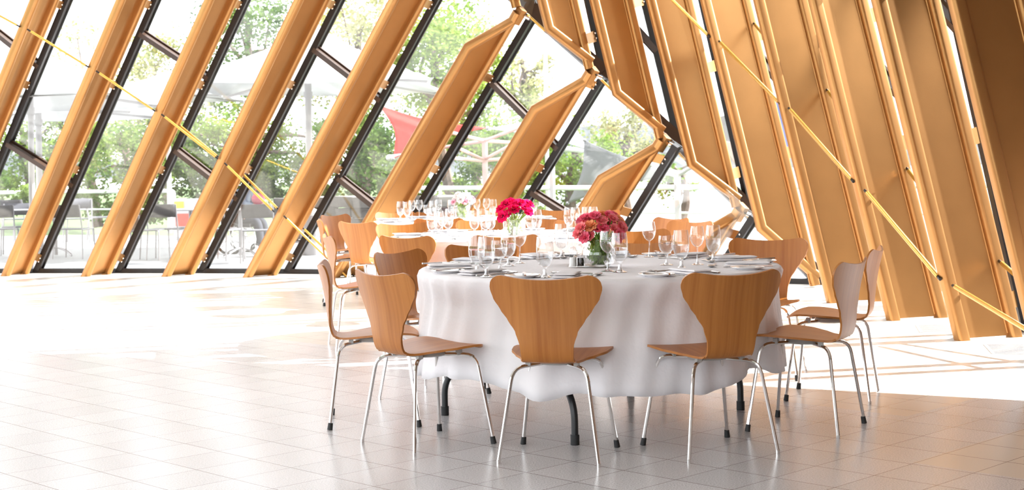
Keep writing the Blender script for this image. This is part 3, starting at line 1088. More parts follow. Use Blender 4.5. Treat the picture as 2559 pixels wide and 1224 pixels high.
legs1 = [((1437, 1111), 20), ((1083, 1037), 0), ((1907, 1022), 0)]
for i, (cx, cy, r) in enumerate(TB):
    t = thing('round_table', 'round folding table hidden under the %s white cloth, black bent legs' % TN[i], 'table', (cx, cy, 0), group='round banquet tables')
    MB().lathe([(.001, .715), (r - .03, .715), (r - .02, .722), (r - .02, .738), (r - .03, .745), (.001, .745)], 64).build('table_top', M['table_board'], t, V((0, 0, 0)))
    fl = []
    if i == 0:
        for p, _ in legs1:
            q = floor_at(*p); fl.append(V((q.x - cx, q.y - cy, 0)))
        fl.append(V((.2, .62, 0)))
        fl[1] *= .93; fl[2] *= .86
    else:
        fl = [V((sx * .55, sy * .45, 0)) for sx in (-1, 1) for sy in (-1, 1)]
    for q in fl:
        inn = V((q.x * .45, q.y * .75, 0))
        if q is fl[0] and i == 0: inn = V((-.38, -.45, 0))
        up = q + (inn - q) * .12
        pth = bend([q + V((0, 0, .03)), q + V((0, 0, .17)), inn + V((0, 0, .70))], .10)
        lg = MB().tube(pth, .0165, 10).build('leg', M['black'], t, V((0, 0, 0)))
        MB().tube([q, q + V((0, 0, .045))], .021, 10).build('foot_cap', M['rubber'], lg, V((0, 0, 0)))
    tag(cloth(cx, cy, r, (.245, .235, .235)[i], 3 + i), 'white linen cloth draped over the %s round table' % TN[i], 'tablecloth', 'white tablecloths')


# ------------------------------------------------------------------ table ware
def mk_fork():
    t = thing('dinner_fork', None, 'fork')
    MB().add([V((-.0045, -.10, .003)), V((.0045, -.10, .003)), V((.0032, .02, .005)), V((-.0032, .02, .005)), V((.004, .035, .003)), V((-.004, .035, .003))] ,
             [(0, 1, 2, 3), (3, 2, 4, 5)]).build('handle', M['steel'], t, V((0, 0, 0)))
    b = MB().poly([V((-.004, .034, .003)), V((.004, .034, .003)), V((.011, .052, .002)), V((-.011, .052, .002))], V((0, 0, 1)), .0022)
    for k in range(4): b.box((-.0093 + .0062 * k, .072, .0032), (.0033, .044, .002))
    b.build('tine_bezel', M['steel'], t, V((0, 0, 0)), smooth=False)
    t.children[0].modifiers.new('s', 'SOLIDIFY').thickness = .002
    return t


def mk_knife():
    t = thing('table_knife', None, 'knife')
    MB().beam((0, -.11, .005), (0, .0, .005), .009, .007, (0, 0, 1)).build('handle', M['steel'], t, V((0, 0, 0)))
    MB().poly([V((-.008, 0, .004)), V((.006, 0, .004)), V((.009, .05, .004)), V((.006, .10, .004)), V((-.006, .112, .004)), V((-.008, .09, .004))], V((0, 0, 1)), .002).build('blade', M['steel'], t, V((0, 0, 0)), smooth=False)
    return t


def mk_spoon():
    t = thing('soup_spoon', None, 'spoon')
    MB().tube([(0, -.10, .004), (0, -.03, .007), (0, .045, .004)], [.0042, .003, .0035], 8).build('handle', M['steel'], t, V((0, 0, 0)))
    b = MB()
    ring = []
    for i in range(5):
        rr = i / 4
        for k in range(14):
            a = 2 * PI * k / 14
            ring.append(V((.020 * rr * math.cos(a), .072 + .031 * rr * math.sin(a), .001 + .009 * rr * rr)))
    b.add(ring, [(i * 14 + k, i * 14 + (k + 1) % 14, (i + 1) * 14 + (k + 1) % 14, (i + 1) * 14 + k) for i in range(4) for k in range(14)])
    o = b.build('bowl', M['steel'], t, V((0, 0, 0)))
    o.modifiers.new('s', 'SOLIDIFY').thickness = .0015
    return t


def mk_plate():
    t = thing('side_plate', None, 'plate')
    MB().lathe([(.001, .002), (.048, .002), (.052, .0), (.056, .003), (.082, .011), (.0835, .013), (.081, .0142), (.056, .0065), (.050, .0045), (.001, .0045)], 32).build('dish', M['china'], t, V((0, 0, 0)))
    MB().lathe([(.034, -.0), (.046, -.0), (.046, .002), (.034, .002)], 28, close=True).build('foot_ring', M['china'], t, V((0, 0, 0)))
    return t


def mk_napkin():
    t = thing('napkin', None, 'napkin')
    rnd = random.Random(4)
    for z, sx, sy, dx in ((.0065, .108, .228, 0), (.0185, .100, .215, .004)):
        m = MB(); vs = []; nx, ny = 14, 22
        for s_ in (1, -1):
            for j in range(ny + 1):
                for i in range(nx + 1):
                    u_, v_ = math.sin((i / nx - .5) * PI), math.sin((j / ny - .5) * PI)
                    x, y = u_ * sx / 2 + dx, v_ * sy / 2
                    e = (max(0, 1 - abs(u_) ** 7) * max(0, 1 - abs(v_) ** 9)) ** .5
                    vs.append(V((x, y, z + s_ * .0058 * e + .0012 * math.sin(40 * y + 30 * x) * (s_ > 0))))
        o_ = (nx + 1) * (ny + 1); fs = []
        for j in range(ny):
            for i in range(nx):
                a, b, c, d = j * (nx + 1) + i, j * (nx + 1) + i + 1, (j + 1) * (nx + 1) + i + 1, (j + 1) * (nx + 1) + i
                fs += [(a, b, c, d), (o_ + d, o_ + c, o_ + b, o_ + a)]
        rim = list(range(nx + 1)) + [j * (nx + 1) + nx for j in range(1, ny + 1)] + [ny * (nx + 1) + i for i in range(nx - 1, -1, -1)] + [j * (nx + 1) for j in range(ny - 1, 0, -1)]
        for a, b in zip(rim, rim[1:] + rim[:1]): fs.append((a, b, b + o_, a + o_))
        m.add(vs, fs).build('fold', M['napkin'], t, V((0, 0, 0)), angle=50)
    return t


def mk_glass(kind):
    if kind == 'wine':
        t = thing('wine_glass', None, 'glass')
        bowl = [(.004, .088), (.014, .092), (.026, .104), (.035, .124), (.0375, .142), (.0355, .166), (.0305, .193)]
        st = [(.0325, 0), (.033, .0015), (.020, .004), (.007, .010), (.0042, .020), (.0036, .06), (.0042, .084), (.007, .0885)]
        w_ = None
    elif kind == 'water':
        t = thing('water_goblet', None, 'glass')
        bowl = [(.006, .046), (.018, .050), (.030, .064), (.038, .088), (.0405, .118), (.039, .15), (.0345, .186)]
        st = [(.035, 0), (.0355, .002), (.022, .005), (.011, .012), (.0085, .022), (.0095, .032), (.0075, .038), (.010, .047)]
        w_ = [(.004, .049), (.017, .052), (.0288, .066), (.0366, .089), (.0388, .114), (.001, .114)]
    else:
        t = thing('short_goblet', None, 'glass')
        bowl = [(.006, .058), (.020, .062), (.033, .076), (.0395, .098), (.041, .118), (.0385, .148)]
        st = [(.034, 0), (.0345, .002), (.020, .005), (.008, .012), (.006, .024), (.0065, .045), (.010, .059)]
        w_ = [(.004, .061), (.019, .064), (.0318, .077), (.0380, .098), (.0386, .108), (.001, .108)]
    MB().lathe(bowl + [(r - .0012, z) for r, z in reversed(bowl[1:])], 22).build('bowl', M['drink_glass'], t, V((0, 0, 0)))
    MB().lathe(st, 20).build('stem_foot', M['drink_solid'], t, V((0, 0, 0)))
    if w_: MB().lathe(w_, 20).build('water', M['water'], t, V((0, 0, 0)))
    return t


P_FORK, P_KNIFE, P_SPOON, P_PLATE, P_NAP = Proto(mk_fork()), Proto(mk_knife()), Proto(mk_spoon()), Proto(mk_plate()), Proto(mk_napkin())
P_GL = {k: Proto(mk_glass(k)) for k in ('wine', 'water', 'short')}
NTH = ['first', 'second', 'third', 'fourth', 'fifth', 'sixth', 'seventh', 'eighth', 'ninth', 'tenth']


def settings(ti, angs):
    cx, cy, r = TB[ti]
    for i, a in enumerate(angs):
        rnd = random.Random(ti * 50 + i)
        wh = '%s place clockwise round the %s table from camera' % (NTH[i], TN[ti])
        d = V((math.sin(a), -math.cos(a), 0))            # from the middle outwards
        s = V((-d.y, d.x, 0)) * -1                       # to the guest's left when facing in
        rz = math.atan2(d.x, -d.y)
        def put(P, o, tan, rad, dz, turn, lab, cat, grp):
            p = V((cx, cy, ZT + dz)) + d * rad + s * tan
            P.put(p, rz + turn, lab + ' at the ' + wh, cat, '%s on the %s table' % (grp, TN[ti]))
        j = lambda k: rnd.uniform(-k, k)
        put(P_NAP, 0, j(.012), r - .155, 0, j(.12), 'white napkin', 'napkin', 'napkins')
        put(P_PLATE, 0, .205, r - .115 + j(.01), 0, 0, 'white plate', 'plate', 'side plates')
        put(P_KNIFE, 0, .205 + j(.02), r - .115, .013, .25 + j(.25), 'knife across plate', 'knife', 'butter knives')
        put(P_FORK, 0, .095, r - .165, 0, j(.06), 'steel fork', 'fork', 'forks')
        put(P_KNIFE, 0, -.090, r - .165, 0, j(.06), 'steel knife', 'knife', 'table knives')
        put(P_SPOON, 0, -.120, r - .17, 0, j(.08), 'steel spoon', 'spoon', 'spoons')
        if ti == 0: put(P_SPOON, 0, .02, r - .32, 0, PI / 2 + j(.15), 'dessert spoon', 'spoon', 'dessert spoons')


def seat_angles(ps, ti):
    out = []
    for x, y, _ in ps: out.append(math.atan2(x - TB[ti][0], -(y - TB[ti][1])))
    return sorted(out, key=lambda a: -a if a <= .02 else 2 * PI - a)


settings(0, [math.radians(x) for x in (-14, -51, -87, -122, -156, 168, 136, 106, 72, 30)])
settings(1, [math.radians(x) for x in (0, -45, -90, -135, 180, 135, 90, 45)])
settings(2, [math.radians(x) for x in (-5, -45, -90, -135, 180, 135, 90, 45)])


def glass(kind, px, py, ti, lab):
    p = floor_at(px, py, ZT)
    P_GL[kind].put((p.x, p.y, ZT), random.uniform(0, 6), lab, 'glass', 'drinking glasses on the %s table' % TN[ti])


G1L = [('water', 1192, 684, 'water goblet, outer one of the front cluster before the orange chair'), ('water', 1216, 692, 'water goblet closest to camera in the front cluster of five'),
       ('short', 1249, 676, 'short goblet in the middle of the front cluster of five'), ('water', 1271, 664, 'water goblet at the inner side of the front cluster'),
       ('wine', 1299, 658, 'empty wine glass standing alone before the orange chair of the front table'), ('water', 1362, 693, 'frosty water goblet alone above the square-seen chair'),
       ('wine', 1519, 678, 'empty wine glass in front of the coral flower vase'), ('water', 1549, 680, 'water goblet just beside the coral flower vase'),
       ('wine', 1623, 642, 'tall wine glass first in the row past the coral flowers'), ('short', 1666, 662, 'short water-filled goblet, second in the row past the coral flowers'),
       ('water', 1703, 671, 'tall goblet in the middle of the row past the coral flowers'), ('wine', 1743, 661, 'wine glass second from the end of the row past the coral flowers'),
       ('water', 1783, 652, 'goblet at the end of the row past the coral flowers'), ('water', 1404, 643, 'goblet half hidden behind the salt mill'),
       ('wine', 1432, 642, 'wine glass behind the pepper mill and coral flowers'), ('wine', 1466, 645, 'wine glass seen through the coral flower vase edge')]
for k_, x, y, l_ in G1L: glass(k_, x, y, 0, l_)
ORDG = ['first', 'second', 'third', 'fourth', 'fifth', 'sixth', 'seventh', 'eighth', 'ninth', 'tenth', 'eleventh', 'twelfth', 'thirteenth', 'fourteenth', 'fifteenth', 'sixteenth']
for n_, (k_, x, y) in enumerate((('water', 1080, 592), ('water', 1097, 588), ('wine', 1106, 596), ('short', 1120, 590), ('wine', 1124, 584), ('water', 1186, 588), ('wine', 1204, 584), ('short', 1214, 594),
                                 ('water', 1226, 588), ('short', 1328, 592), ('water', 1342, 586), ('water', 1422, 578), ('wine', 1438, 582), ('short', 1452, 580), ('water', 1466, 576), ('wine', 1483, 580))):
    glass(k_, x, y, 1, '%s glass of the middle table counted from the honey chair end' % ORDG[n_])
for n_, (k_, x, y) in enumerate((('water', 1001, 550), ('water', 1018, 552), ('wine', 1030, 549), ('wine', 1048, 547), ('short', 1068, 549), ('water', 1082, 548), ('wine', 1096, 546), ('water', 1128, 545),
                                 ('wine', 1192, 545), ('wine', 1216, 543), ('water', 1232, 544), ('wine', 1296, 547), ('water', 1316, 544), ('short', 1334, 543))):
    glass(k_, x, y, 2, '%s glass of the rear table counted from the free chair end' % ORDG[n_])
p = floor_at(1112, 546, ZT)
t = thing('dark_tumbler', 'dark brown tapered glass beside the pale pink bouquet', 'glass', p)
MB().lathe([(.022, 0), (.023, .002), (.032, .11), (.0335, .112), (.031, .11), (.021, .006), (.001, .005)], 20).build('cup', pbr('dark_glass', (.03, .012, .012), .08), t, V((0, 0, 0)))
MB().lathe([(.024, 0), (.026, .003), (.024, .007), (.001, .007)], 20).build('base_ring', M['drink_solid'], t, V((0, 0, -.0)))


def mill(px, py, name, lab, fill, h):
    p = floor_at(px, py, ZT)
    t = thing(name, lab, 'mill', p, group=None)
    MB().lathe([(.018, 0), (.022, .002), (.022, .008), (.019, .014), (.019, h - .03), (.0195, h - .028)], 20).build('body', M['drink_glass'], t, V((0, 0, 0)))
    MB().lathe([(.001, .006), (.0165, .006), (.0165, fill[1]), (.001, fill[1] + .002)], 18).build('filling', fill[0], t, V((0, 0, 0)))
    MB().lathe([(.020, h - .03), (.0205, h - .012), (.016, h - .004), (.006, h), (.001, h)], 18).build('cap', M['drink_solid'], t, V((0, 0, 0)))


mill(1432, 668, 'salt_mill', 'clear salt mill beside the pepper mill on the front table', (M['salt'], .05), .105)
mill(1451, 667, 'pepper_mill', 'clear mill with dark peppercorns next to the coral flower vase', (M['pepper'], .045), .118)


# ------------------------------------------------------------------ flowers
def vase(px, py, rad, h, lab, round_):
    p = floor_at(px, py, ZT)
    t = thing('glass_vase', lab, 'vase', p, group=None)
    if round_: pr = [(rad * .55, .003), (rad * .86, h * .14), (rad, h * .42), (rad * .93, h * .65), (rad * .70, h * .87), (rad * .66, h)]
    else: pr = [(rad * .80, .003), (rad * .88, h * .3), (rad * .95, h * .7), (rad, h)]
    MB().lathe([(.001, .002)] + pr + [(r - .002, z) for r, z in reversed(pr)], 28).build('body', M['drink_glass'], t, V((0, 0, 0)))
    MB().lathe([(.001, .006)] + [(r * .94, z + .004) for r, z in pr[:3 if round_ else 2]] + [(.001, pr[2 if round_ else 1][1] + .004)], 26).build('water', M['water'], t, V((0, 0, 0)))
    return p


def petal_ball(r, turns, rnd, open_=1.0):   # a many-petalled bloom made of cupped petals
    m = MB()
    for ring in range(turns):
        f = ring / max(1, turns - 1)
        n = 4 + int(5 * f); tilt = (.12 + 1.15 * f) * open_
        for k in range(n):
            a = 2 * PI * (k + .5 * (ring % 2)) / n + rnd.uniform(-.15, .15)
            w_ = r * (.34 + .52 * f); l_ = r * (.95 + .16 * f)
            vs = []
            for i in range(5):
                t = i / 4
                for j in range(5):
                    s = (j / 4 - .5) * 2
                    th = tilt * (t ** .8) + .05
                    rad = r * .10 * f + l_ * math.sin(th) * t * .95 + r * .10 * (1 - s * s) * t
                    hgt = l_ * math.cos(th * .8) * t * .9 - r * .25
                    wid = w_ * math.sin(PI * min(.96, .12 + .80 * t)) * s
                    x, y = rad, wid
                    q = wid * wid / max(r, 1e-6) * .45
                    x -= q
                    vs.append(V((x * math.cos(a) - y * math.sin(a), x * math.sin(a) + y * math.cos(a), hgt)))
            m.add(vs, [(i * 5 + j, i * 5 + j + 1, (i + 1) * 5 + j + 1, (i + 1) * 5 + j) for i in range(4) for j in range(4)])
    return m


def flower_mat(name, c1, c2): return leafy(name, c1, c2, .22, 30)


FM = {'coral': flower_mat('coral_petals', (1, .20, .24), (1, .36, .36)), 'pink': flower_mat('rose_petals', (1, .13, .24), (1, .28, .38)),
      'orange': flower_mat('orange_petals', (.96, .32, .14), (1, .52, .26)), 'crimson': flower_mat('crimson_petals', (.66, .006, .06), (.85, .02, .14)),
      'white': flower_mat('white_petals', (.84, .74, .72), (.90, .84, .80)), 'blush': flower_mat('blush_petals', (.82, .30, .42), (.90, .58, .62))}
M['anther'] = pbr('dark_anthers', (.02, .008, .012), .8)
M['bud_heart'] = pbr('green_yellow_heart', (.45, .45, .08), .7)


def mk_flower(name, col, r, turns, open_, heart, seed):
    t = thing(name, None, 'flower')
    petal_ball(r, turns, random.Random(seed), open_).build('bloom', FM[col], t, V((0, 0, 0)), angle=180)
    if heart: MB().ball((0, 0, -r * .05), r * .34, 10, 6).build('centre', M[heart], t, V((0, 0, 0)))
    return t


FP = {'coral': [Proto(mk_flower('ranunculus', 'coral', .029, 6, .80, None, 1)), Proto(mk_flower('ranunculus', 'pink', .029, 6, .80, None, 2))],
      'orange': [Proto(mk_flower('ranunculus', 'orange', .033, 6, .95, 'bud_heart', 3))],
      'crimson': [Proto(mk_flower('anemone', 'crimson', .040, 3, 1.25, 'anther', 4)), Proto(mk_flower('anemone', 'crimson', .038, 3, 1.05, 'anther', 5))],
      'pale': [Proto(mk_flower('pale_ranunculus', 'white', .030, 4, 1.1, None, 6)), Proto(mk_flower('pale_ranunculus', 'blush', .028, 4, 1.05, None, 7))]}


def stems(name, lab, p, heads, rad, h, mat, leaves, group=None):
    rnd = random.Random(hash(lab) % 1000 if False else len(lab))
    m = MB()
    for q in heads:
        b = V((rnd.uniform(-1, 1), rnd.uniform(-1, 1), 0)) * rad * .45 + V((0, 0, .012))
        a = math.atan2(b.y, b.x)
        e = V(q) - V(p)
        mid = V((e.x * .25 - b.x * .35, e.y * .25 - b.y * .35, h * .85))
        m.tube([b, b * .4 + mid * .6 - V((0, 0, h * .25)), mid, e * .6 + mid * .4, e], .0028, 6)
    for i in range(leaves):
        a, rr, z = rnd.uniform(0, 6.28), rad * rnd.uniform(.15, .80), rnd.uniform(.015, h * 1.05)
        if z > h * .7: rr *= .75
        b = V((rr * math.cos(a), rr * math.sin(a), z)); d = V((rnd.uniform(-.6, .6), rnd.uniform(-.6, .6), rnd.uniform(.5, 1.2))).normalized() * rnd.uniform(.025, .05)
        e = b + d
        lim = rad * .86 if e.z < h * .6 else rad * .75
        if math.hypot(e.x, e.y) > lim and e.z < h * 1.05: e = V((e.x * .6, e.y * .6, e.z))
        s = d.cross(V((math.cos(a), math.sin(a), .3))).normalized() * .0065
        c = (b + e) / 2 + V((math.cos(a), math.sin(a), 0)) * .003
        m.add([b, c + s, e, c - s], [(0, 1, 2, 3)])
    o = m.build(name, mat, None, V((0, 0, 0)))
    o.location = p
    tag(o, lab, 'stems')
    return o


# front bouquet
p = vase(1497, 667, .086, .138, 'round clear vase holding the coral ranunculus on the front table', True)
heads = []
rnd = random.Random(11)
fl = [(1453, 571), (1463, 545), (1447, 584), (1462, 594), (1476, 567, 'o'), (1487, 541), (1503, 553), (1511, 538, 'o'), (1519, 559), (1495, 573), (1531, 547), (1546, 552, 'o'), (1535, 573), (1548, 586),
      (1552, 568), (1507, 572), (1474, 590), (1523, 540), (1468, 557), (1540, 594)]
for i, f_ in enumerate(fl):
    dy = rnd.uniform(-.055, .01) - .02 * (f_[1] > 560)
    q = at(f_[0], f_[1], p.y + dy)
    kk = 'orange' if len(f_) > 2 else 'coral'
    up = (q - V((p.x, p.y, p.z + .13))).normalized(); up = (up + V((0, -.45, .2))).normalized()
    FP[kk][i % len(FP[kk])].put(q, 0, {'orange': 'orange ranunculus among the coral ones in the front bouquet', 'coral': 'coral pink ranunculus in the front bouquet'}[kk], 'flower',
                                {'orange': 'orange ranunculus of the front bouquet', 'coral': 'coral ranunculus of the front bouquet'}[kk], rot=up.to_track_quat('Z', 'Y').to_euler(), scale=rnd.uniform(.92, 1.15))
    heads.append(q)
for i in range(6):
    q = V((p.x + rnd.uniform(-.09, .09), p.y + rnd.uniform(.0, .09), p.z + rnd.uniform(.21, .255)))
    up = (q - V((p.x, p.y, p.z + .13))).normalized()
    FP['coral'][i % 2].put(q, 0, 'coral pink ranunculus in the front bouquet', 'flower', 'coral ranunculus of the front bouquet', rot=up.to_track_quat('Z', 'Y').to_euler())
    heads.append(q)
stems('flower_stems', 'dense green stems in the round front vase', p, heads, .082, .13, M['stem'], 340)
# middle bouquet
p = vase(1286, 591, .088, .125, 'clear vase of crimson anemones on the middle table', False)
heads = []
for i, f_ in enumerate(((1252, 521), (1265, 511), (1281, 512), (1300, 508), (1313, 517), (1322, 510), (1266, 535), (1284, 524), (1256, 541), (1319, 528), (1275, 505))):
    q = at(f_[0], f_[1], p.y + rnd.uniform(-.06, .03))
    up = (q - V((p.x, p.y, p.z + .08))).normalized(); up = (up + V((0, -.5, 0))).normalized()
    FP['crimson'][i % 2].put(q, 0, 'crimson anemone in the middle table bouquet', 'flower', 'crimson anemones of the middle bouquet', rot=up.to_track_quat('Z', 'Y').to_euler(), scale=rnd.uniform(.95, 1.15))
    heads.append(q)
for i in range(14): heads.append(V((p.x + rnd.uniform(-.03, .10), p.y - .05 + rnd.uniform(0, .04), p.z + rnd.uniform(.15, .215))))
stems('flower_stems', 'pale green anemone stems and buds in the middle vase', p, heads, .08, .12, M['stem_pale'], 150)
# rear bouquet
p = vase(1155, 547, .085, .13, 'clear vase of pale pink flowers on the rear table', False)
heads = []
for i in range(22):
    a = rnd.uniform(0, 6.28); rr = rnd.uniform(.02, .115)
    q = V((p.x + rr * math.cos(a), p.y + rr * math.sin(a) * .7 - .02, p.z + .245 - rr * rr * 5 + rnd.uniform(-.03, .02)))
    up = (q - V((p.x, p.y, p.z + .13))).normalized(); up = (up + V((0, -.4, 0))).normalized()
    k = 1 if i % 4 == 0 else 0
    FP['pale'][k].put(q, 0, ('blush pink' if k else 'creamy white') + ' ranunculus in the rear table bouquet', 'flower', ('blush' if k else 'creamy') + ' ranunculus of the rear bouquet', rot=up.to_track_quat('Z', 'Y').to_euler(), scale=rnd.uniform(.9, 1.25))
    heads.append(q)
stems('flower_stems', 'pale yellow-green stems in the rear vase', p, heads, .076, .125, M['stem_pale'], 170)

# ------------------------------------------------------------------ outside: terrace, lawn, lake, far hills
GZ = -.02
ter = [(-46, -6), (9.5, -6), (9.5, 15), (6.9, 19.2), (3.2, 20.6), (-2.2, 25.6), (-8.5, 30.5), (-46, 33)]
me = MB().add([V((x, y, GZ)) for x, y in ter] + [V((x, y, -.35)) for x, y in ter],
              [tuple(range(len(ter))), tuple(range(2 * len(ter) - 1, len(ter) - 1, -1))] + [(i, i + len(ter), (i + 1) % len(ter) + len(ter), (i + 1) % len(ter)) for i in range(len(ter))])
# the hall's own slab fills its part of the terrace, so the paving is cut back to the wall line
cut = [V((p.x, p.y, 0)) for p in base]
ter2 = [(-46, cut[0].y)] + [(p.x, p.y) for p in cut] + [(4.6, 7.2), (5.2, -6), (12, -6), (12, 15), (6.9, 19.2), (3.2, 20.6), (-2.2, 25.6), (-8.5, 30.5), (-46, 33)]
n_ = len(ter2)
me = MB().add([V((x, y, GZ)) for x, y in ter2] + [V((x, y, -.35)) for x, y in ter2],
              [tuple(range(n_)), tuple(range(2 * n_ - 1, n_ - 1, -1))] + [(i, i + n_, (i + 1) % n_ + n_, (i + 1) % n_) for i in range(n_)])
o = me.build('terrace_floor', M['terrace'], smooth=False); o['kind'] = 'structure'
me = MB()
gx, gy = [-160, -60, -30, -14, -6, -2, 1, 3, 5, 7, 9, 12, 16], [14, 17, 19, 21, 23, 26, 30, 36, 60, 140]
def gz(x, y): return -.06 - .07 * max(0, y - 19 + max(0, -x) * 1.2) if x > -8 else -.10
vs = [V((x, y, max(-1.6, gz(x, y)))) for y in gy for x in gx]
me.add(vs, [(j * len(gx) + i, j * len(gx) + i + 1, (j + 1) * len(gx) + i + 1, (j + 1) * len(gx) + i) for j in range(len(gy) - 1) for i in range(len(gx) - 1)])
me.build('lawn_ground', M['lawn'], smooth=True)['kind'] = 'structure'
MB().add([V((-300, -300, -.9)), V((300, -300, -.9)), V((300, 26, -.9)), V((-300, 26, -.9))], [(0, 1, 2, 3)]).build('ground', M['lawn'], smooth=False)['kind'] = 'structure'
MB().box((12.6, 6, 2.0), (1.0, 28, 5.2)).build('wall_added_dark', M['wall_dark'], smooth=False)['kind'] = 'structure'  # unseen dark wall, added for the broad columns to reflect
MB().add([V((-40, 24, -1.0)), V((1400, 24, -1.0)), V((1400, 1500, -1.0)), V((-40, 1500, -1.0))], [(0, 1, 2, 3)]).build('lake', M['lake'], smooth=False)['kind'] = 'structure'
me = MB(); rnd = random.Random(21); vs = []; NX, NY = 160, 6
for j in range(NY):
    for i in range(NX):
        x = -500 + 1300 * i / (NX - 1)
        base_h = 30 + 9 * math.sin(x * .012 + .6) + 5 * math.sin(x * .031 + 2) - 12 * max(0, min(1, (160 - x) / 200))
        f = (0, .16, .22, .55, 1.0, .9)[j]
        vs.append(V((x, 800 + 45 * j, -1.2 + base_h * f + (rnd.uniform(-1.6, 1.6) if j > 0 else 0))))
me.add(vs, [(j * NX + i, j * NX + i + 1, (j + 1) * NX + i + 1, (j + 1) * NX + i) for j in range(NY - 1) for i in range(NX - 1)])
me.build('hills', M['hill'], smooth=False)['kind'] = 'structure'


# ------------------------------------------------------------------ trees
def tree(px, py, d, rx, ry, n, leaf, mi, label, trunk=True, dens=26, seed=1, group='trees beyond the terrace', name='leafy_tree', thin=1.0):
    rnd = random.Random(seed)
    s = d / F_; n = int(n * 1.7); leaf *= .74
    c = at(px, py, d)
    RX, RZ = rx * s, ry * s
    root = thing(name, label, 'tree' if trunk else 'hedge', (c.x, c.y, -.1), group=group)
    o = V((c.x, c.y, -.1))
    cl = []
    for i in range(dens):
        while True:
            q = V((rnd.uniform(-1, 1), rnd.uniform(-1, 1), rnd.uniform(-1, 1)))
            if .25 < q.length < 1: break
        cl.append((c + V((q.x * RX * .86, q.y * min(RX, 2.6), q.z * RZ * .86)), rnd.uniform(.20, .42) * min(RX, RZ) * 1.1))
    m = MB(); vs, fs = [], []
    for i in range(n):
        p0, r0 = cl[rnd.randrange(len(cl))]
        g = V((rnd.gauss(0, .5), rnd.gauss(0, .5), rnd.gauss(0, .42))) * r0
        p = p0 + g
        if p.z < .0: continue
        a = V((rnd.uniform(-1, 1), rnd.uniform(-1, 1), rnd.uniform(-.6, .6))).normalized()
        b = a.cross(V((rnd.uniform(-1, 1), rnd.uniform(-1, 1), rnd.uniform(-1, 1)))).normalized()
        l = leaf * rnd.uniform(.6, 1.3)
        k = len(vs)
        vs += [p - a * l * .5, p + b * l * .3 + V((0, 0, l * .08)), p + a * l * .5, p - b * l * .3 + V((0, 0, l * .08))]
        fs.append((k, k + 1, k + 2, k + 3))
    m.v, m.f = vs, fs
    m.build('foliage', LEAF[mi], root, o, smooth=False)
    if trunk:
        t = MB()
        top_ = c + V((rnd.uniform(-.2, .2) * RX, 0, RZ * .25))
        foot_ = V((c.x + rnd.uniform(-.3, .3) * RX, c.y, -.1))
        mid = foot_ * .5 + top_ * .5 + V((rnd.uniform(-.25, .25), 0, 0))
        w_ = .09 + .035 * RX
        t.tube(bend([foot_, mid, top_], 1.5, 6), [w_ * (1 - .07 * i) for i in range(9)], 8)
        for i in range(9):
            q, r_ = cl[(i * 7) % len(cl)]
            st = foot_ + (top_ - foot_) * rnd.uniform(.45, .95)
            kn = st * .5 + q * .5 + V((rnd.uniform(-.3, .3), 0, rnd.uniform(-.1, .3)))
            t.tube(bend([st, kn, q], .6, 4), [w_ * .42, w_ * .38, w_ * .33, w_ * .3, w_ * .26, w_ * .2, w_ * .15, w_ * .1][:7 + 0], 6) if False else t.tube(bend([st, kn, q], .6, 4), [w_ * (.42 - .045 * z) for z in range(7)], 6)
        t.build('trunk', M['bark'], root, o)
    return root


tree(200, 250, 37, 150, 215, 2600, .17, 3, 'sparse spring tree behind the big white canopy with two poles', seed=2, dens=22)
tree(60, 330, 36, 130, 120, 1900, .16, 0, 'yellow-green tree behind the twin white poles', seed=3)
tree(400, 260, 40, 130, 200, 2600, .17, 3, 'pale budding tree between first and second visible full-height columns', seed=4, dens=22)
tree(330, 395, 34, 190, 110, 3600, .15, 1, 'bushy mid-green tree low over the white railing', seed=5)
tree(620, 120, 42, 190, 200, 4200, .18, 2, 'tall green tree above the wide white canopy', seed=6)
tree(640, 360, 36, 220, 130, 4200, .15, 1, 'dense green tree under the wide white canopy', seed=7)
tree(880, 120, 39, 170, 190, 3600, .17, 3, 'blossoming tree whose branches rise over the wide white canopy', seed=8, dens=24)
tree(930, 370, 33, 170, 130, 3600, .15, 2, 'dark-trunked green tree behind the red sail', seed=9)
tree(1110, 130, 36, 160, 190, 3600, .17, 0, 'yellow-green tree filling the gap under the longest cut-topped column', seed=10, dens=24)
tree(1180, 300, 40, 190, 130, 3800, .17, 0, 'bright yellow-green tree above the red steel frame', seed=11)
tree(1290, 400, 33, 170, 100, 2600, .15, 1, 'mid-green tree behind the steel canopy frame', seed=12)
tree(1320, 180, 38, 90, 130, 1100, .17, 3, 'thin flowering tree crossed by the lamp post', seed=13, dens=16)
tree(1450, 400, 34, 150, 130, 2600, .15, 0, 'light green tree behind the white and grey sails', seed=14)
tree(1570, 350, 44, 110, 95, 1500, .17, 3, 'hazy pale tree before the distant hill', seed=15, dens=18)
tree(1690, 440, 36, 90, 60, 420, .15, 0, 'small sprig of light leaves hanging by the lake', seed=16, dens=12)
for i, (px, py, rx, ry, n, mi, lab) in enumerate(((90, 470, 180, 70, 2600, 1, 'low green hedge behind the white railing by the twin poles'), (330, 500, 150, 60, 2200, 1, 'low green hedge behind the small outdoor chairs'),
                                                  (560, 455, 170, 75, 2600, 2, 'deep green hedge behind the seated person'), (820, 455, 190, 70, 2800, 2, 'deep green hedge above the stone wall'),
                                                  (1080, 470, 150, 60, 1800, 1, 'green hedge behind the pale bouquet'), (1330, 500, 160, 60, 1600, 0, 'light hedge behind the handrail near the lamp post'))):
    tree(px, py, 35.5, rx, ry, n, .14, mi, lab, False, 30, 40 + i, 'hedges behind the railing', 'clipped_hedge')


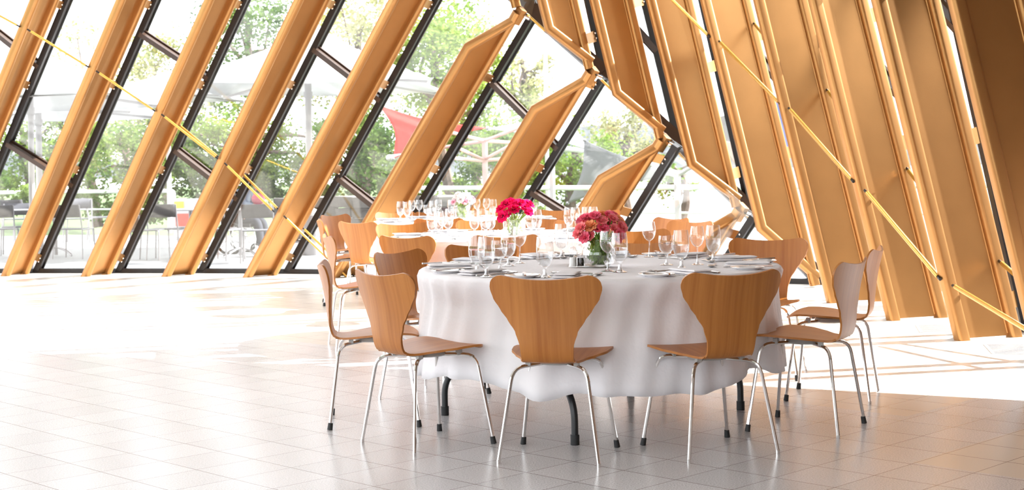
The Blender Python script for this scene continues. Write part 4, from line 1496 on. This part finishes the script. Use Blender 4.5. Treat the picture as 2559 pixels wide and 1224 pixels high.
# ------------------------------------------------------------------ railings, wall, posts
def railing(pts_, zt, label):
    P = [floor_at(x, y, zt) for x, y in pts_]
    root = thing('terrace_railing', label, 'railing', (P[0].x, P[0].y, GZ), group='terrace railings'); o = V((P[0].x, P[0].y, GZ))
    MB().tube(P, .044, 8).build('top_rail', M['rail_paint'], root, o)
    MB().tube([V((p.x, p.y, .45)) for p in P], .02, 8).build('lower_rail', M['rail_paint'], root, o)
    for a, b in zip(P, P[1:]):
        k = max(1, int((b - a).length / 2.2))
        for i in range(k):
            q = a + (b - a) * (i / k)
            MB().tube([V((q.x, q.y, GZ)), q], .032, 8).build('post', M['rail_paint'], root, o)
    q = P[-1]
    MB().tube(bend([q, q + (P[-1] - P[-2]).normalized() * .18, V((q.x, q.y, GZ)) + (P[-1] - P[-2]).normalized() * .18], .12), .044, 8).build('end_post', M['rail_paint'], root, o)


railing([(-420, 488), (-100, 483), (100, 480), (418, 477)], .86, 'white tubular railing in front of the hedges by the outdoor chairs')
railing([(1020, 470), (1500, 469), (1900, 467), (2300, 464), (2680, 461)], .88, 'long white handrail in front of the trees and the lake')
rnd = random.Random(5)
sw = MB()
A, B = floor_at(690, 598), floor_at(1130, 598)
for row in range(4):
    x = 0.0; L = (B - A).length
    while x < L:
        w_ = rnd.uniform(.25, .55); h_ = .195
        c = A + (B - A).normalized() * (x + w_ / 2) + V((0, rnd.uniform(-.04, .04), h_ * (row + .5)))
        vs = []
        for i in (-1, 1):
            for j in (-1, 1):
                for k in (-1, 1):
                    vs.append(c + V((i * w_ * .49 + rnd.uniform(-.03, .03), j * .22 + rnd.uniform(-.03, .03), k * h_ * .48 + rnd.uniform(-.02, .02))))
        sw.add(vs, [(0, 1, 3, 2), (4, 6, 7, 5), (0, 4, 5, 1), (2, 3, 7, 6), (0, 2, 6, 4), (1, 5, 7, 3)])
        x += w_ + .01
o = sw.build('stone_wall_bricks', M['stone'], None, A, smooth=False)
tag(o, 'low wall of pale rough stones behind the sunlit chairs', 'wall', kind='thing'); o.name = 'garden_stones_tile'


def post(px, y0, d, r, zbot, label, name='white_post', top=None):
    q = at(px, y0, d)
    root = thing(name, label, 'post', (q.x, q.y, zbot)); o = V((q.x, q.y, zbot))
    MB().tube([V((q.x, q.y, zbot)), q], r, 12).build('shaft', M['white_pole'], root, o)
    MB().tube([V((q.x, q.y, zbot)), V((q.x, q.y, zbot + .06))], r * 2, 12).build('base_flange', M['white_pole'], root, o)
    return root


post(1358, -160, 31, .045, -.8, 'tall pale lamp post in front of the trees', 'lamp_post')
post(1379, 392, 24.5, .05, -.5, 'pale post standing behind the handrail under the grey sail')


def arm_frame(px, y0, d, arms, mat, label):
    q = at(px, y0, d); b = V((q.x, q.y, -.5))
    root = thing('canopy_frame', label, 'frame', b)
    MB().tube([b, q], .055, 12).build('mast', mat, root, b)
    for (ax, ay, bx, by, da, db_) in arms:
        MB().tube([at(ax, ay, d + da), at(bx, by, d + db_)], .035, 8).build('arm', mat, root, b)


arm_frame(1211, 345, 28, [(1211, 352, 1090, 322, 0, -1), (1211, 352, 1300, 318, 0, -1), (1211, 352, 1330, 360, 0, .8), (1211, 352, 1085, 372, 0, 1.2), (1211, 402, 1130, 395, 0, -1),
                          (1211, 400, 1140, 368, 0, -1), (1211, 398, 1300, 350, 0, -1), (1211, 402, 1310, 390, 0, .6)], M['red_steel'], 'pale red steel mast with crossing arms between red and white sails')
arm_frame(1692, 428, 24, [(1692, 432, 1600, 402, 0, -1), (1692, 432, 1782, 428, 0, .6), (1692, 440, 1630, 420, 0, .5), (1692, 440, 1760, 398, 0, -.6)], M['white_pole'], 'pale mast with bare arms in front of the lake')
for (a, b, d, lab) in (((972, 394), (1095, 380), 27.6, 'white boom carrying the lower corner of the red sail'), ((1385, 368), (1488, 380), 27.6, 'white boom carrying the corner of the white sail')):
    o = thing('sail_boom', lab, 'boom', at(a[0], a[1], d))
    MB().tube([at(*a, d), at(*b, d)], .055, 10).build('spar', M['white_paint'], o, o.location.copy())
    e = at(*(a if a[0] < 1000 else b), d)
    MB().ball(e, .06, 10, 6).build('end_cap', M['white_paint'], o, o.location.copy())


def canopy(px, d, hw, ze, za, label, pole_px, pole_r, arms=True, ang=0, droop=.10):
    c = at(px, 300, d); c = V((c.x, d, 0))
    q = at(pole_px, 300, d - .1)
    root = thing('shade_umbrella', label, 'umbrella', (q.x, q.y, GZ), group='white terrace umbrellas'); o = V((q.x, q.y, GZ))
    m = MB(); n = 16; vs = []
    for j in range(n + 1):
        for i in range(n + 1):
            u, v = i / n * 2 - 1, j / n * 2 - 1
            e = max(abs(u), abs(v))
            k = 1 - .075 * (1 - (min(abs(u), abs(v)) / max(e, 1e-6)) ** 2) * e
            x, y = u * hw * k, v * hw * k
            z = za - (za - ze) * (e ** .78) + droop * .5 * (min(abs(u), abs(v)) - .4) * e
            vs.append(V((c.x + x * math.cos(ang) - y * math.sin(ang), c.y + x * math.sin(ang) + y * math.cos(ang), z)))
    m.add(vs, [(j * (n + 1) + i, j * (n + 1) + i + 1, (j + 1) * (n + 1) + i + 1, (j + 1) * (n + 1) + i) for j in range(n) for i in range(n)])
    ob = m.build('canopy', M['canvas'], root, o)
    ob.modifiers.new('t', 'SOLIDIFY').thickness = .006
    MB().tube([V((q.x, q.y, GZ)), V((q.x, q.y, za - .15 - (abs(q.x - c.x) / hw) * (za - ze)))], pole_r, 12).build('pole', M['white_pole'], root, o)
    MB().lathe([(pole_r * 1.3, 0), (pole_r * 1.3, .10)], 14, (q.x, q.y, ze - .15)).build('collar', M['white_pole'], root, o)
    if arms:
        for sx in (-1, 1):
            for sy in (-1, 1):
                e = V((c.x + (sx * math.cos(ang) - sy * math.sin(ang)) * hw * .95, c.y + (sx * math.sin(ang) + sy * math.cos(ang)) * hw * .95, ze - .03))
                MB().tube([V((q.x, q.y, ze + .25 * (za - ze))), e], .022, 6).build('rib', M['white_pole'], root, o)


canopy(795, 24, 2.05, 2.62, 3.72, 'wide white canopy umbrella with peaked top, pole seen below it', 771, .058)
canopy(40, 19.5, 1.95, 2.22, 3.15, 'big white umbrella cut by the picture edge, on the thicker of two poles', 77, .042)
canopy(120, 24.5, 2.0, 2.25, 2.9, 'white umbrella on the thinner of two poles, mostly hidden by the big one', 96, .055)
canopy(415, 31, 1.6, 2.85, 3.45, 'small white umbrella farther off, arms showing beside the third column', 420, .05)


def sail(a, b, c, mat, label, sag=.16, n=18):
    P = [at(*p) for p in (a, b, c)]; G = (P[0] + P[1] + P[2]) / 3
    m = MB(); idx = {}; vs = []
    for i in range(n + 1):
        for j in range(n + 1 - i):
            u, v = i / n, j / n; w_ = 1 - u - v
            p = P[0] * u + P[1] * v + P[2] * w_
            pull = 0
            for x, y in ((u, v), (v, w_), (u, w_)): pull = max(pull, 4 * x * y * (1 - (1 - x - y)) ** 3)
            idx[i, j] = len(vs); vs.append(p + (G - p) * sag * 1.7 * pull)
    fs = []
    for i in range(n):
        for j in range(n - i):
            fs.append((idx[i, j], idx[i + 1, j], idx[i, j + 1]))
            if j < n - i - 1: fs.append((idx[i + 1, j], idx[i + 1, j + 1], idx[i, j + 1]))
    root = thing('shade_sail', label, 'sail', G, group='tensioned shade sails')
    ob = m.add(vs, fs).build('sail_cloth', mat, root, G)
    ob.modifiers.new('t', 'SOLIDIFY').thickness = .008
    for p in P: MB().ball(p, .035, 8, 5).build('corner_ring', M['alu'], root, G)


sail((946, 262, 29.5), (1218, 319, 27.5), (982, 397, 27.5), M['red_canvas'], 'coral red shade sail between the fifth and cut-topped columns')
sail((1218, 321, 27.5), (1426, 258, 29), (1490, 380, 27.5), M['canvas'], 'white shade sail adjoining the tip of the red one')
sail((1460, 350, 26), (1715, 430, 25), (1418, 508, 27), M['grey_canvas'], 'grey translucent shade sail above the handrail', .10)
sail((1936, 250, 30), (1990, 262, 30), (1968, 395, 30), M['blue_canvas'], 'blue sail glimpsed through the slit between broad columns', .04)
sail((1790, 350, 27), (1890, 356, 27), (1858, 440, 27), M['pink_canvas'], 'pale pink sail glimpsed beside the shortest column', .04)


# ------------------------------------------------------------------ terrace chairs, tables and people
def mk_tchair(mat):
    t = thing('terrace_chair', None, 'chair')
    for sx in (-1, 1):
        MB().tube(bend([V((sx * .24, .22, 0)), V((sx * .225, .21, .45)), V((sx * .225, -.20, .44))], .04), .012, 8).build('leg', M['alu'], t, V((0, 0, 0)))
        MB().tube(bend([V((sx * .24, -.24, 0)), V((sx * .225, -.20, .44)), V((sx * .215, -.28, .82))], .05), .012, 8).build('leg', M['alu'], t, V((0, 0, 0)))
    MB().box((0, .005, .45), (.44, .42, .018)).build('seat', M['mesh_grey'], t, V((0, 0, 0)), smooth=False)
    m = MB(); vs = []
    for j in range(3):
        for i in range(7):
            x = (i / 6 - .5) * .43
            vs.append(V((x, -.245 - .034 * j - .03 * (1 - (x / .215) ** 2), .63 + .095 * j)))
    m.add(vs, [(j * 7 + i, j * 7 + i + 1, (j + 1) * 7 + i + 1, (j + 1) * 7 + i) for j in range(2) for i in range(6)])
    ob = m.build('back_panel', mat, t, V((0, 0, 0))); ob.modifiers.new('t', 'SOLIDIFY').thickness = .012
    return t


TC = {'d': Proto(mk_tchair(M['mesh_dark'])), 'g': Proto(mk_tchair(M['mesh_grey']))}
for kind, px, py, deg, lab in (('d', 4, 644, -12, 'dark-backed terrace chair cut by the picture edge'), ('g', 44, 636, 165, 'grey-backed terrace chair facing the hall beyond the table'),
                               ('d', 48, 606, 10, 'small dark terrace chair close to the railing'), ('d', 186, 645, 8, 'dark-backed terrace chair seen between the first columns and its mullion'),
                               ('g', 196, 606, 172, 'terrace chair with pale frame behind the dark-backed one'), ('g', 250, 600, 75, 'pale terrace chair turned sideways by the railing'),
                               ('d', 418, 647, 3, 'dark-backed terrace chair standing alone before the white stand'), ('d', 648, 655, -6, 'dark-backed terrace chair in front of the wheelchair'),
                               ('g', 556, 650, 25, 'grey terrace chair half hidden behind the fourth column'), ('g', 375, 650, 95, 'pale terrace chair turned sideways behind the third column')):
    p = floor_at(px, py, GZ)
    TC[kind].put(p, -math.radians(deg), lab, 'chair', 'metal terrace chairs')


def mk_ttable():
    t = thing('terrace_table', None, 'table')
    MB().lathe([(.001, .705), (.36, .705), (.37, .712), (.37, .722), (.36, .728), (.001, .728)], 28).build('table_top', M['white_paint'], t, V((0, 0, 0)))
    MB().tube([(0, 0, .02), (0, 0, .71)], .03, 10).build('stem', M['alu'], t, V((0, 0, 0)))
    for k in range(4):
        a = PI / 4 + k * PI / 2
        MB().tube(bend([V((0, 0, .14)), V((.2 * math.cos(a), .2 * math.sin(a), .10)), V((.33 * math.cos(a), .33 * math.sin(a), .012))], .1), .013, 8).build('foot', M['alu'], t, V((0, 0, 0)))
    return t


TT = Proto(mk_ttable())
for px, py, lab in ((72, 632, 'round white terrace table beside the grey-backed chair'), (140, 640, 'round white terrace table with curved feet left of the dark-backed chair'.replace('left of', 'near')),
                    (478, 640, 'round white terrace table near the white stand'), (602, 642, 'round white terrace table at the wheelchair')):
    TT.put(floor_at(px, py, GZ), .3, lab, 'table', 'round terrace tables')
p = floor_at(776, 637, GZ)
t = thing('litter_bin', 'grey cylindrical bin outside by the base of the fifth mullion', 'bin', p)
MB().lathe([(.14, 0), (.15, .02), (.15, .60), (.14, .62)], 20).build('drum', M['alu'], t, p)
MB().lathe([(.155, .60), (.155, .66), (.05, .72), (.001, .72)], 20, p).build('lid', M['grey_plastic'], t, p)
t.children[0].data.transform(Matrix.Translation(p))
p = floor_at(471, 598, GZ)
t = thing('white_stand', 'white stand with yellow and red patches behind the lone chair', 'stand', p)
MB().box(p + V((0, 0, .42)), (.50, .25, .72)).build('panel', M['white_paint'], t, p, smooth=False)
MB().box(p + V((-.14, -.13, .66)), (.18, .012, .14)).build('yellow_patch', pbr('yellow_print', (.85, .62, .12), .6), t, p, smooth=False)
MB().box(p + V((-.08, -.13, .38)), (.26, .012, .24)).build('red_patch', pbr('red_print', (.80, .16, .12), .6), t, p, smooth=False)
for sx in (-.2, .2): MB().tube([p + V((sx, 0, 0)), p + V((sx, 0, .08))], .03, 8).build('foot', M['alu'], t, p)

# wheelchair and the person in it
p = floor_at(600, 632, GZ)
wc = thing('wheelchair', 'dark wheelchair with chrome hubs outside, seen through the fourth window bay', 'wheelchair', p, -.25)
Z0 = V((0, 0, 0))
for sy in (-.26, .26):
    tor = MB(); R_ = .24
    ringp = [V((R_ * math.cos(a) - .05, sy, .24 + R_ * math.sin(a))) for a in [2 * PI * i / 24 for i in range(25)]]
    wl_ = tor.tube(ringp, .022, 8, False).build('wheel', M['rubber'], wc, Z0)
    sp = MB()
    for i in range(8):
        a = PI * i / 8
        sp.tube([V((-.05 + R_ * math.cos(a), sy, .24 + R_ * math.sin(a))), V((-.05 - R_ * math.cos(a), sy, .24 - R_ * math.sin(a)))], .004, 5)
    sp.build('spoke', M['chrome'], wl_, Z0)
    MB().tube([V((-.05, sy - .03, .24)), V((-.05, sy + .03, .24))], .05, 12).build('hub', M['chrome'], wl_, Z0)
    c2 = MB().tube([V((.36 + .075 * math.cos(a), sy * .8, .08 + .075 * math.sin(a))) for a in [2 * PI * i / 16 for i in range(17)]], .014, 6, False).build('caster', M['rubber'], wc, Z0)
    MB().tube(bend([V((-.20, sy, .86)), V((-.20, sy, .42)), V((.34, sy * .85, .40)), V((.36, sy * .8, .10))], .06), .012, 8).build('side_frame', M['chrome'], wc, Z0)
    MB().box((.02, sy, .62), (.34, .06, .03)).build('armrest', M['rubber'], wc, Z0)
MB().box((.06, 0, .44), (.44, .46, .05)).build('seat', M['mesh_dark'], wc, Z0)
MB().box((-.19, 0, .66), (.04, .46, .40)).build('backrest', M['mesh_dark'], wc, Z0)


def skin(name, verts, edges, radii, mat, parent, root_i=0, sub=2):
    me = bpy.data.meshes.new(name); me.from_pydata([tuple(v) for v in verts], edges, [])
    ob = bpy.data.objects.new(name, me); C.objects.link(ob); ob.parent = parent
    md = ob.modifiers.new('skin', 'SKIN'); md.use_smooth_shade = True
    lay = me.skin_vertices[0].data
    for i, r in enumerate(radii):
        lay[i].radius = r if isinstance(r, tuple) else (r, r)
        lay[i].use_root = (i == root_i)
    ob.modifiers.new('sub', 'SUBSURF').levels = sub
    ob.modifiers['sub'].render_levels = sub
    me.materials.append(mat)
    return ob


pr = thing('person', 'person in pale blue shirt sitting in the wheelchair outside, leaning towards the table', 'person', p, -.25)
bv = [(-.06, 0, .52), (-.03, 0, .66), (.03, 0, .82), (.08, 0, .95), (.11, 0, 1.03), (.14, 0, 1.10), (.16, 0, 1.20), (.17, 0, 1.25),
      (.07, .17, .94), (.18, .22, .76), (.38, .17, .74), (.45, .15, .745), (.07, -.17, .94), (.18, -.22, .76), (.38, -.17, .74), (.45, -.15, .745),
      (.02, .09, .50), (.36, .10, .50), (.40, .10, .16), (.42, .10, .06), (.52, .11, .045), (.02, -.09, .50), (.36, -.10, .50), (.40, -.10, .16), (.42, -.10, .06), (.52, -.11, .045)]
be = [(0, 1), (1, 2), (2, 3), (3, 4), (4, 5), (5, 6), (6, 7), (3, 8), (8, 9), (9, 10), (10, 11), (3, 12), (12, 13), (13, 14), (14, 15), (0, 16), (16, 17), (17, 18), (18, 19), (19, 20), (0, 21), (21, 22), (22, 23), (23, 24), (24, 25)]
brd = [(.12, .14), (.115, .14), (.12, .15), (.10, .14), .055, .055, .09, .07, .055, .045, .034, .026, .055, .045, .034, .026, .085, .062, .045, .04, .03, .085, .062, .045, .04, .03]
body = skin('body', bv, be, brd, M['skin'], pr)
shirt = skin('shirt', [(-.06, 0, .54), (-.03, 0, .66), (.03, 0, .82), (.08, 0, .95), (.105, 0, 1.015), (.07, .17, .94), (.18, .225, .76), (.33, .185, .742), (.07, -.17, .94), (.18, -.225, .76), (.33, -.185, .742)],
             [(0, 1), (1, 2), (2, 3), (3, 4), (3, 5), (5, 6), (6, 7), (3, 8), (8, 9), (9, 10)], [(.14, .16), (.135, .16), (.14, .17), (.12, .165), .066, .072, .06, .05, .072, .06, .05], M['shirt_blue'], pr)
skin('trousers', [(-.06, 0, .53), (.02, .09, .505), (.36, .10, .505), (.40, .10, .16), (.41, .10, .10), (.02, -.09, .505), (.36, -.10, .505), (.40, -.10, .16), (.41, -.10, .10)],
     [(0, 1), (1, 2), (2, 3), (3, 4), (0, 5), (5, 6), (6, 7), (7, 8)], [(.14, .15), .10, .078, .06, .058, .10, .078, .06, .058], M['trousers'], pr)
hd = MB().ball((.155, 0, 1.225), .100, 14, 9, 1.12); hd.build('hair', M['hair_grey'], pr, Z0)
fc = MB().ball((.178, 0, 1.195), .088, 14, 9, 1.2); fc.build('face', M['skin'], pr, Z0)
MB().add([V((.258, -.014, 1.18)), V((.258, .014, 1.18)), V((.287, 0, 1.178)), V((.262, 0, 1.218))], [(0, 1, 2), (0, 2, 3), (1, 3, 2), (0, 3, 1)]).build('nose', M['skin'], pr, Z0)
for sy in (-1, 1):
    MB().ball((.250, sy * .033, 1.212), .010, 8, 5).build('eye', M['black'], pr, Z0)
    MB().ball((.165, sy * .09, 1.195), .022, 8, 5, 1.4).build('ear', M['skin'], pr, Z0)
    for k in range(5):
        b0 = V((.45, sy * (.15 + .010 * (k - 2) * -1), .745)); e0 = b0 + (V((.055 + .012 * (2 - abs(k - 2)), sy * -.006 * (k - 2), -.008)) if k < 4 else V((.02, -sy * .045, .0)))
        MB().tube([b0 - V((.01, 0, 0)), (b0 + e0) / 2 + V((0, 0, .005)), e0], [.010, .009, .007], 8).build('finger', M['skin'], pr, Z0)
MB().add([V((.262, -.022, 1.155)), V((.262, .022, 1.155)), V((.266, .018, 1.148)), V((.266, -.018, 1.148))], [(0, 1, 2, 3)]).build('mouth', pbr('lips', (.50, .16, .14), .6), pr, Z0)
p = at(645, 497, 22.3)
t = thing('soft_bag', 'crimson soft bag beside the person in the pale blue shirt', 'bag', (p.x, p.y, p.z - .09))
m = MB().ball(p, .105, 14, 9, .85); m.build('pouch', M['shirt_pink'], t, V((p.x, p.y, p.z - .09)))
MB().tube([p + V((-.07, 0, .05)), p + V((-.03, 0, .15)), p + V((.04, 0, .15)), p + V((.07, 0, .05))], .012, 8).build('handle', M['shirt_pink'], t, V((p.x, p.y, p.z - .09)))

# ------------------------------------------------------------------ light
w = bpy.data.worlds.new('sky'); SC.world = w; w.use_nodes = True
nt = w.node_tree
bg = nt.nodes['Background']
bg.inputs[0].default_value = (.94, .955, 1, 1)
bg.inputs[1].default_value = 1.0
sun_d = bpy.data.lights.new('sun', 'SUN')
sun_d.energy = 4.5; sun_d.angle = math.radians(.6); sun_d.color = (1, .98, .95)
sun = bpy.data.objects.new('sun', sun_d); C.objects.link(sun)
sun.rotation_euler = V((-1.45, -.38, -1)).to_track_quat('-Z', 'Y').to_euler()
sun.location = (20, -5, 20)
SC.view_settings.view_transform = 'Standard'
SC.view_settings.look = 'None'
SC.view_settings.exposure = 2.45
SC.view_settings.gamma = 1
SC.view_settings.use_curve_mapping = False
cy = SC.cycles
cy.max_bounces = 8; cy.diffuse_bounces = 4; cy.glossy_bounces = 4; cy.transmission_bounces = 6; cy.transparent_max_bounces = 24
cy.caustics_reflective = False; cy.caustics_refractive = False
cy.sample_clamp_indirect = 6.0
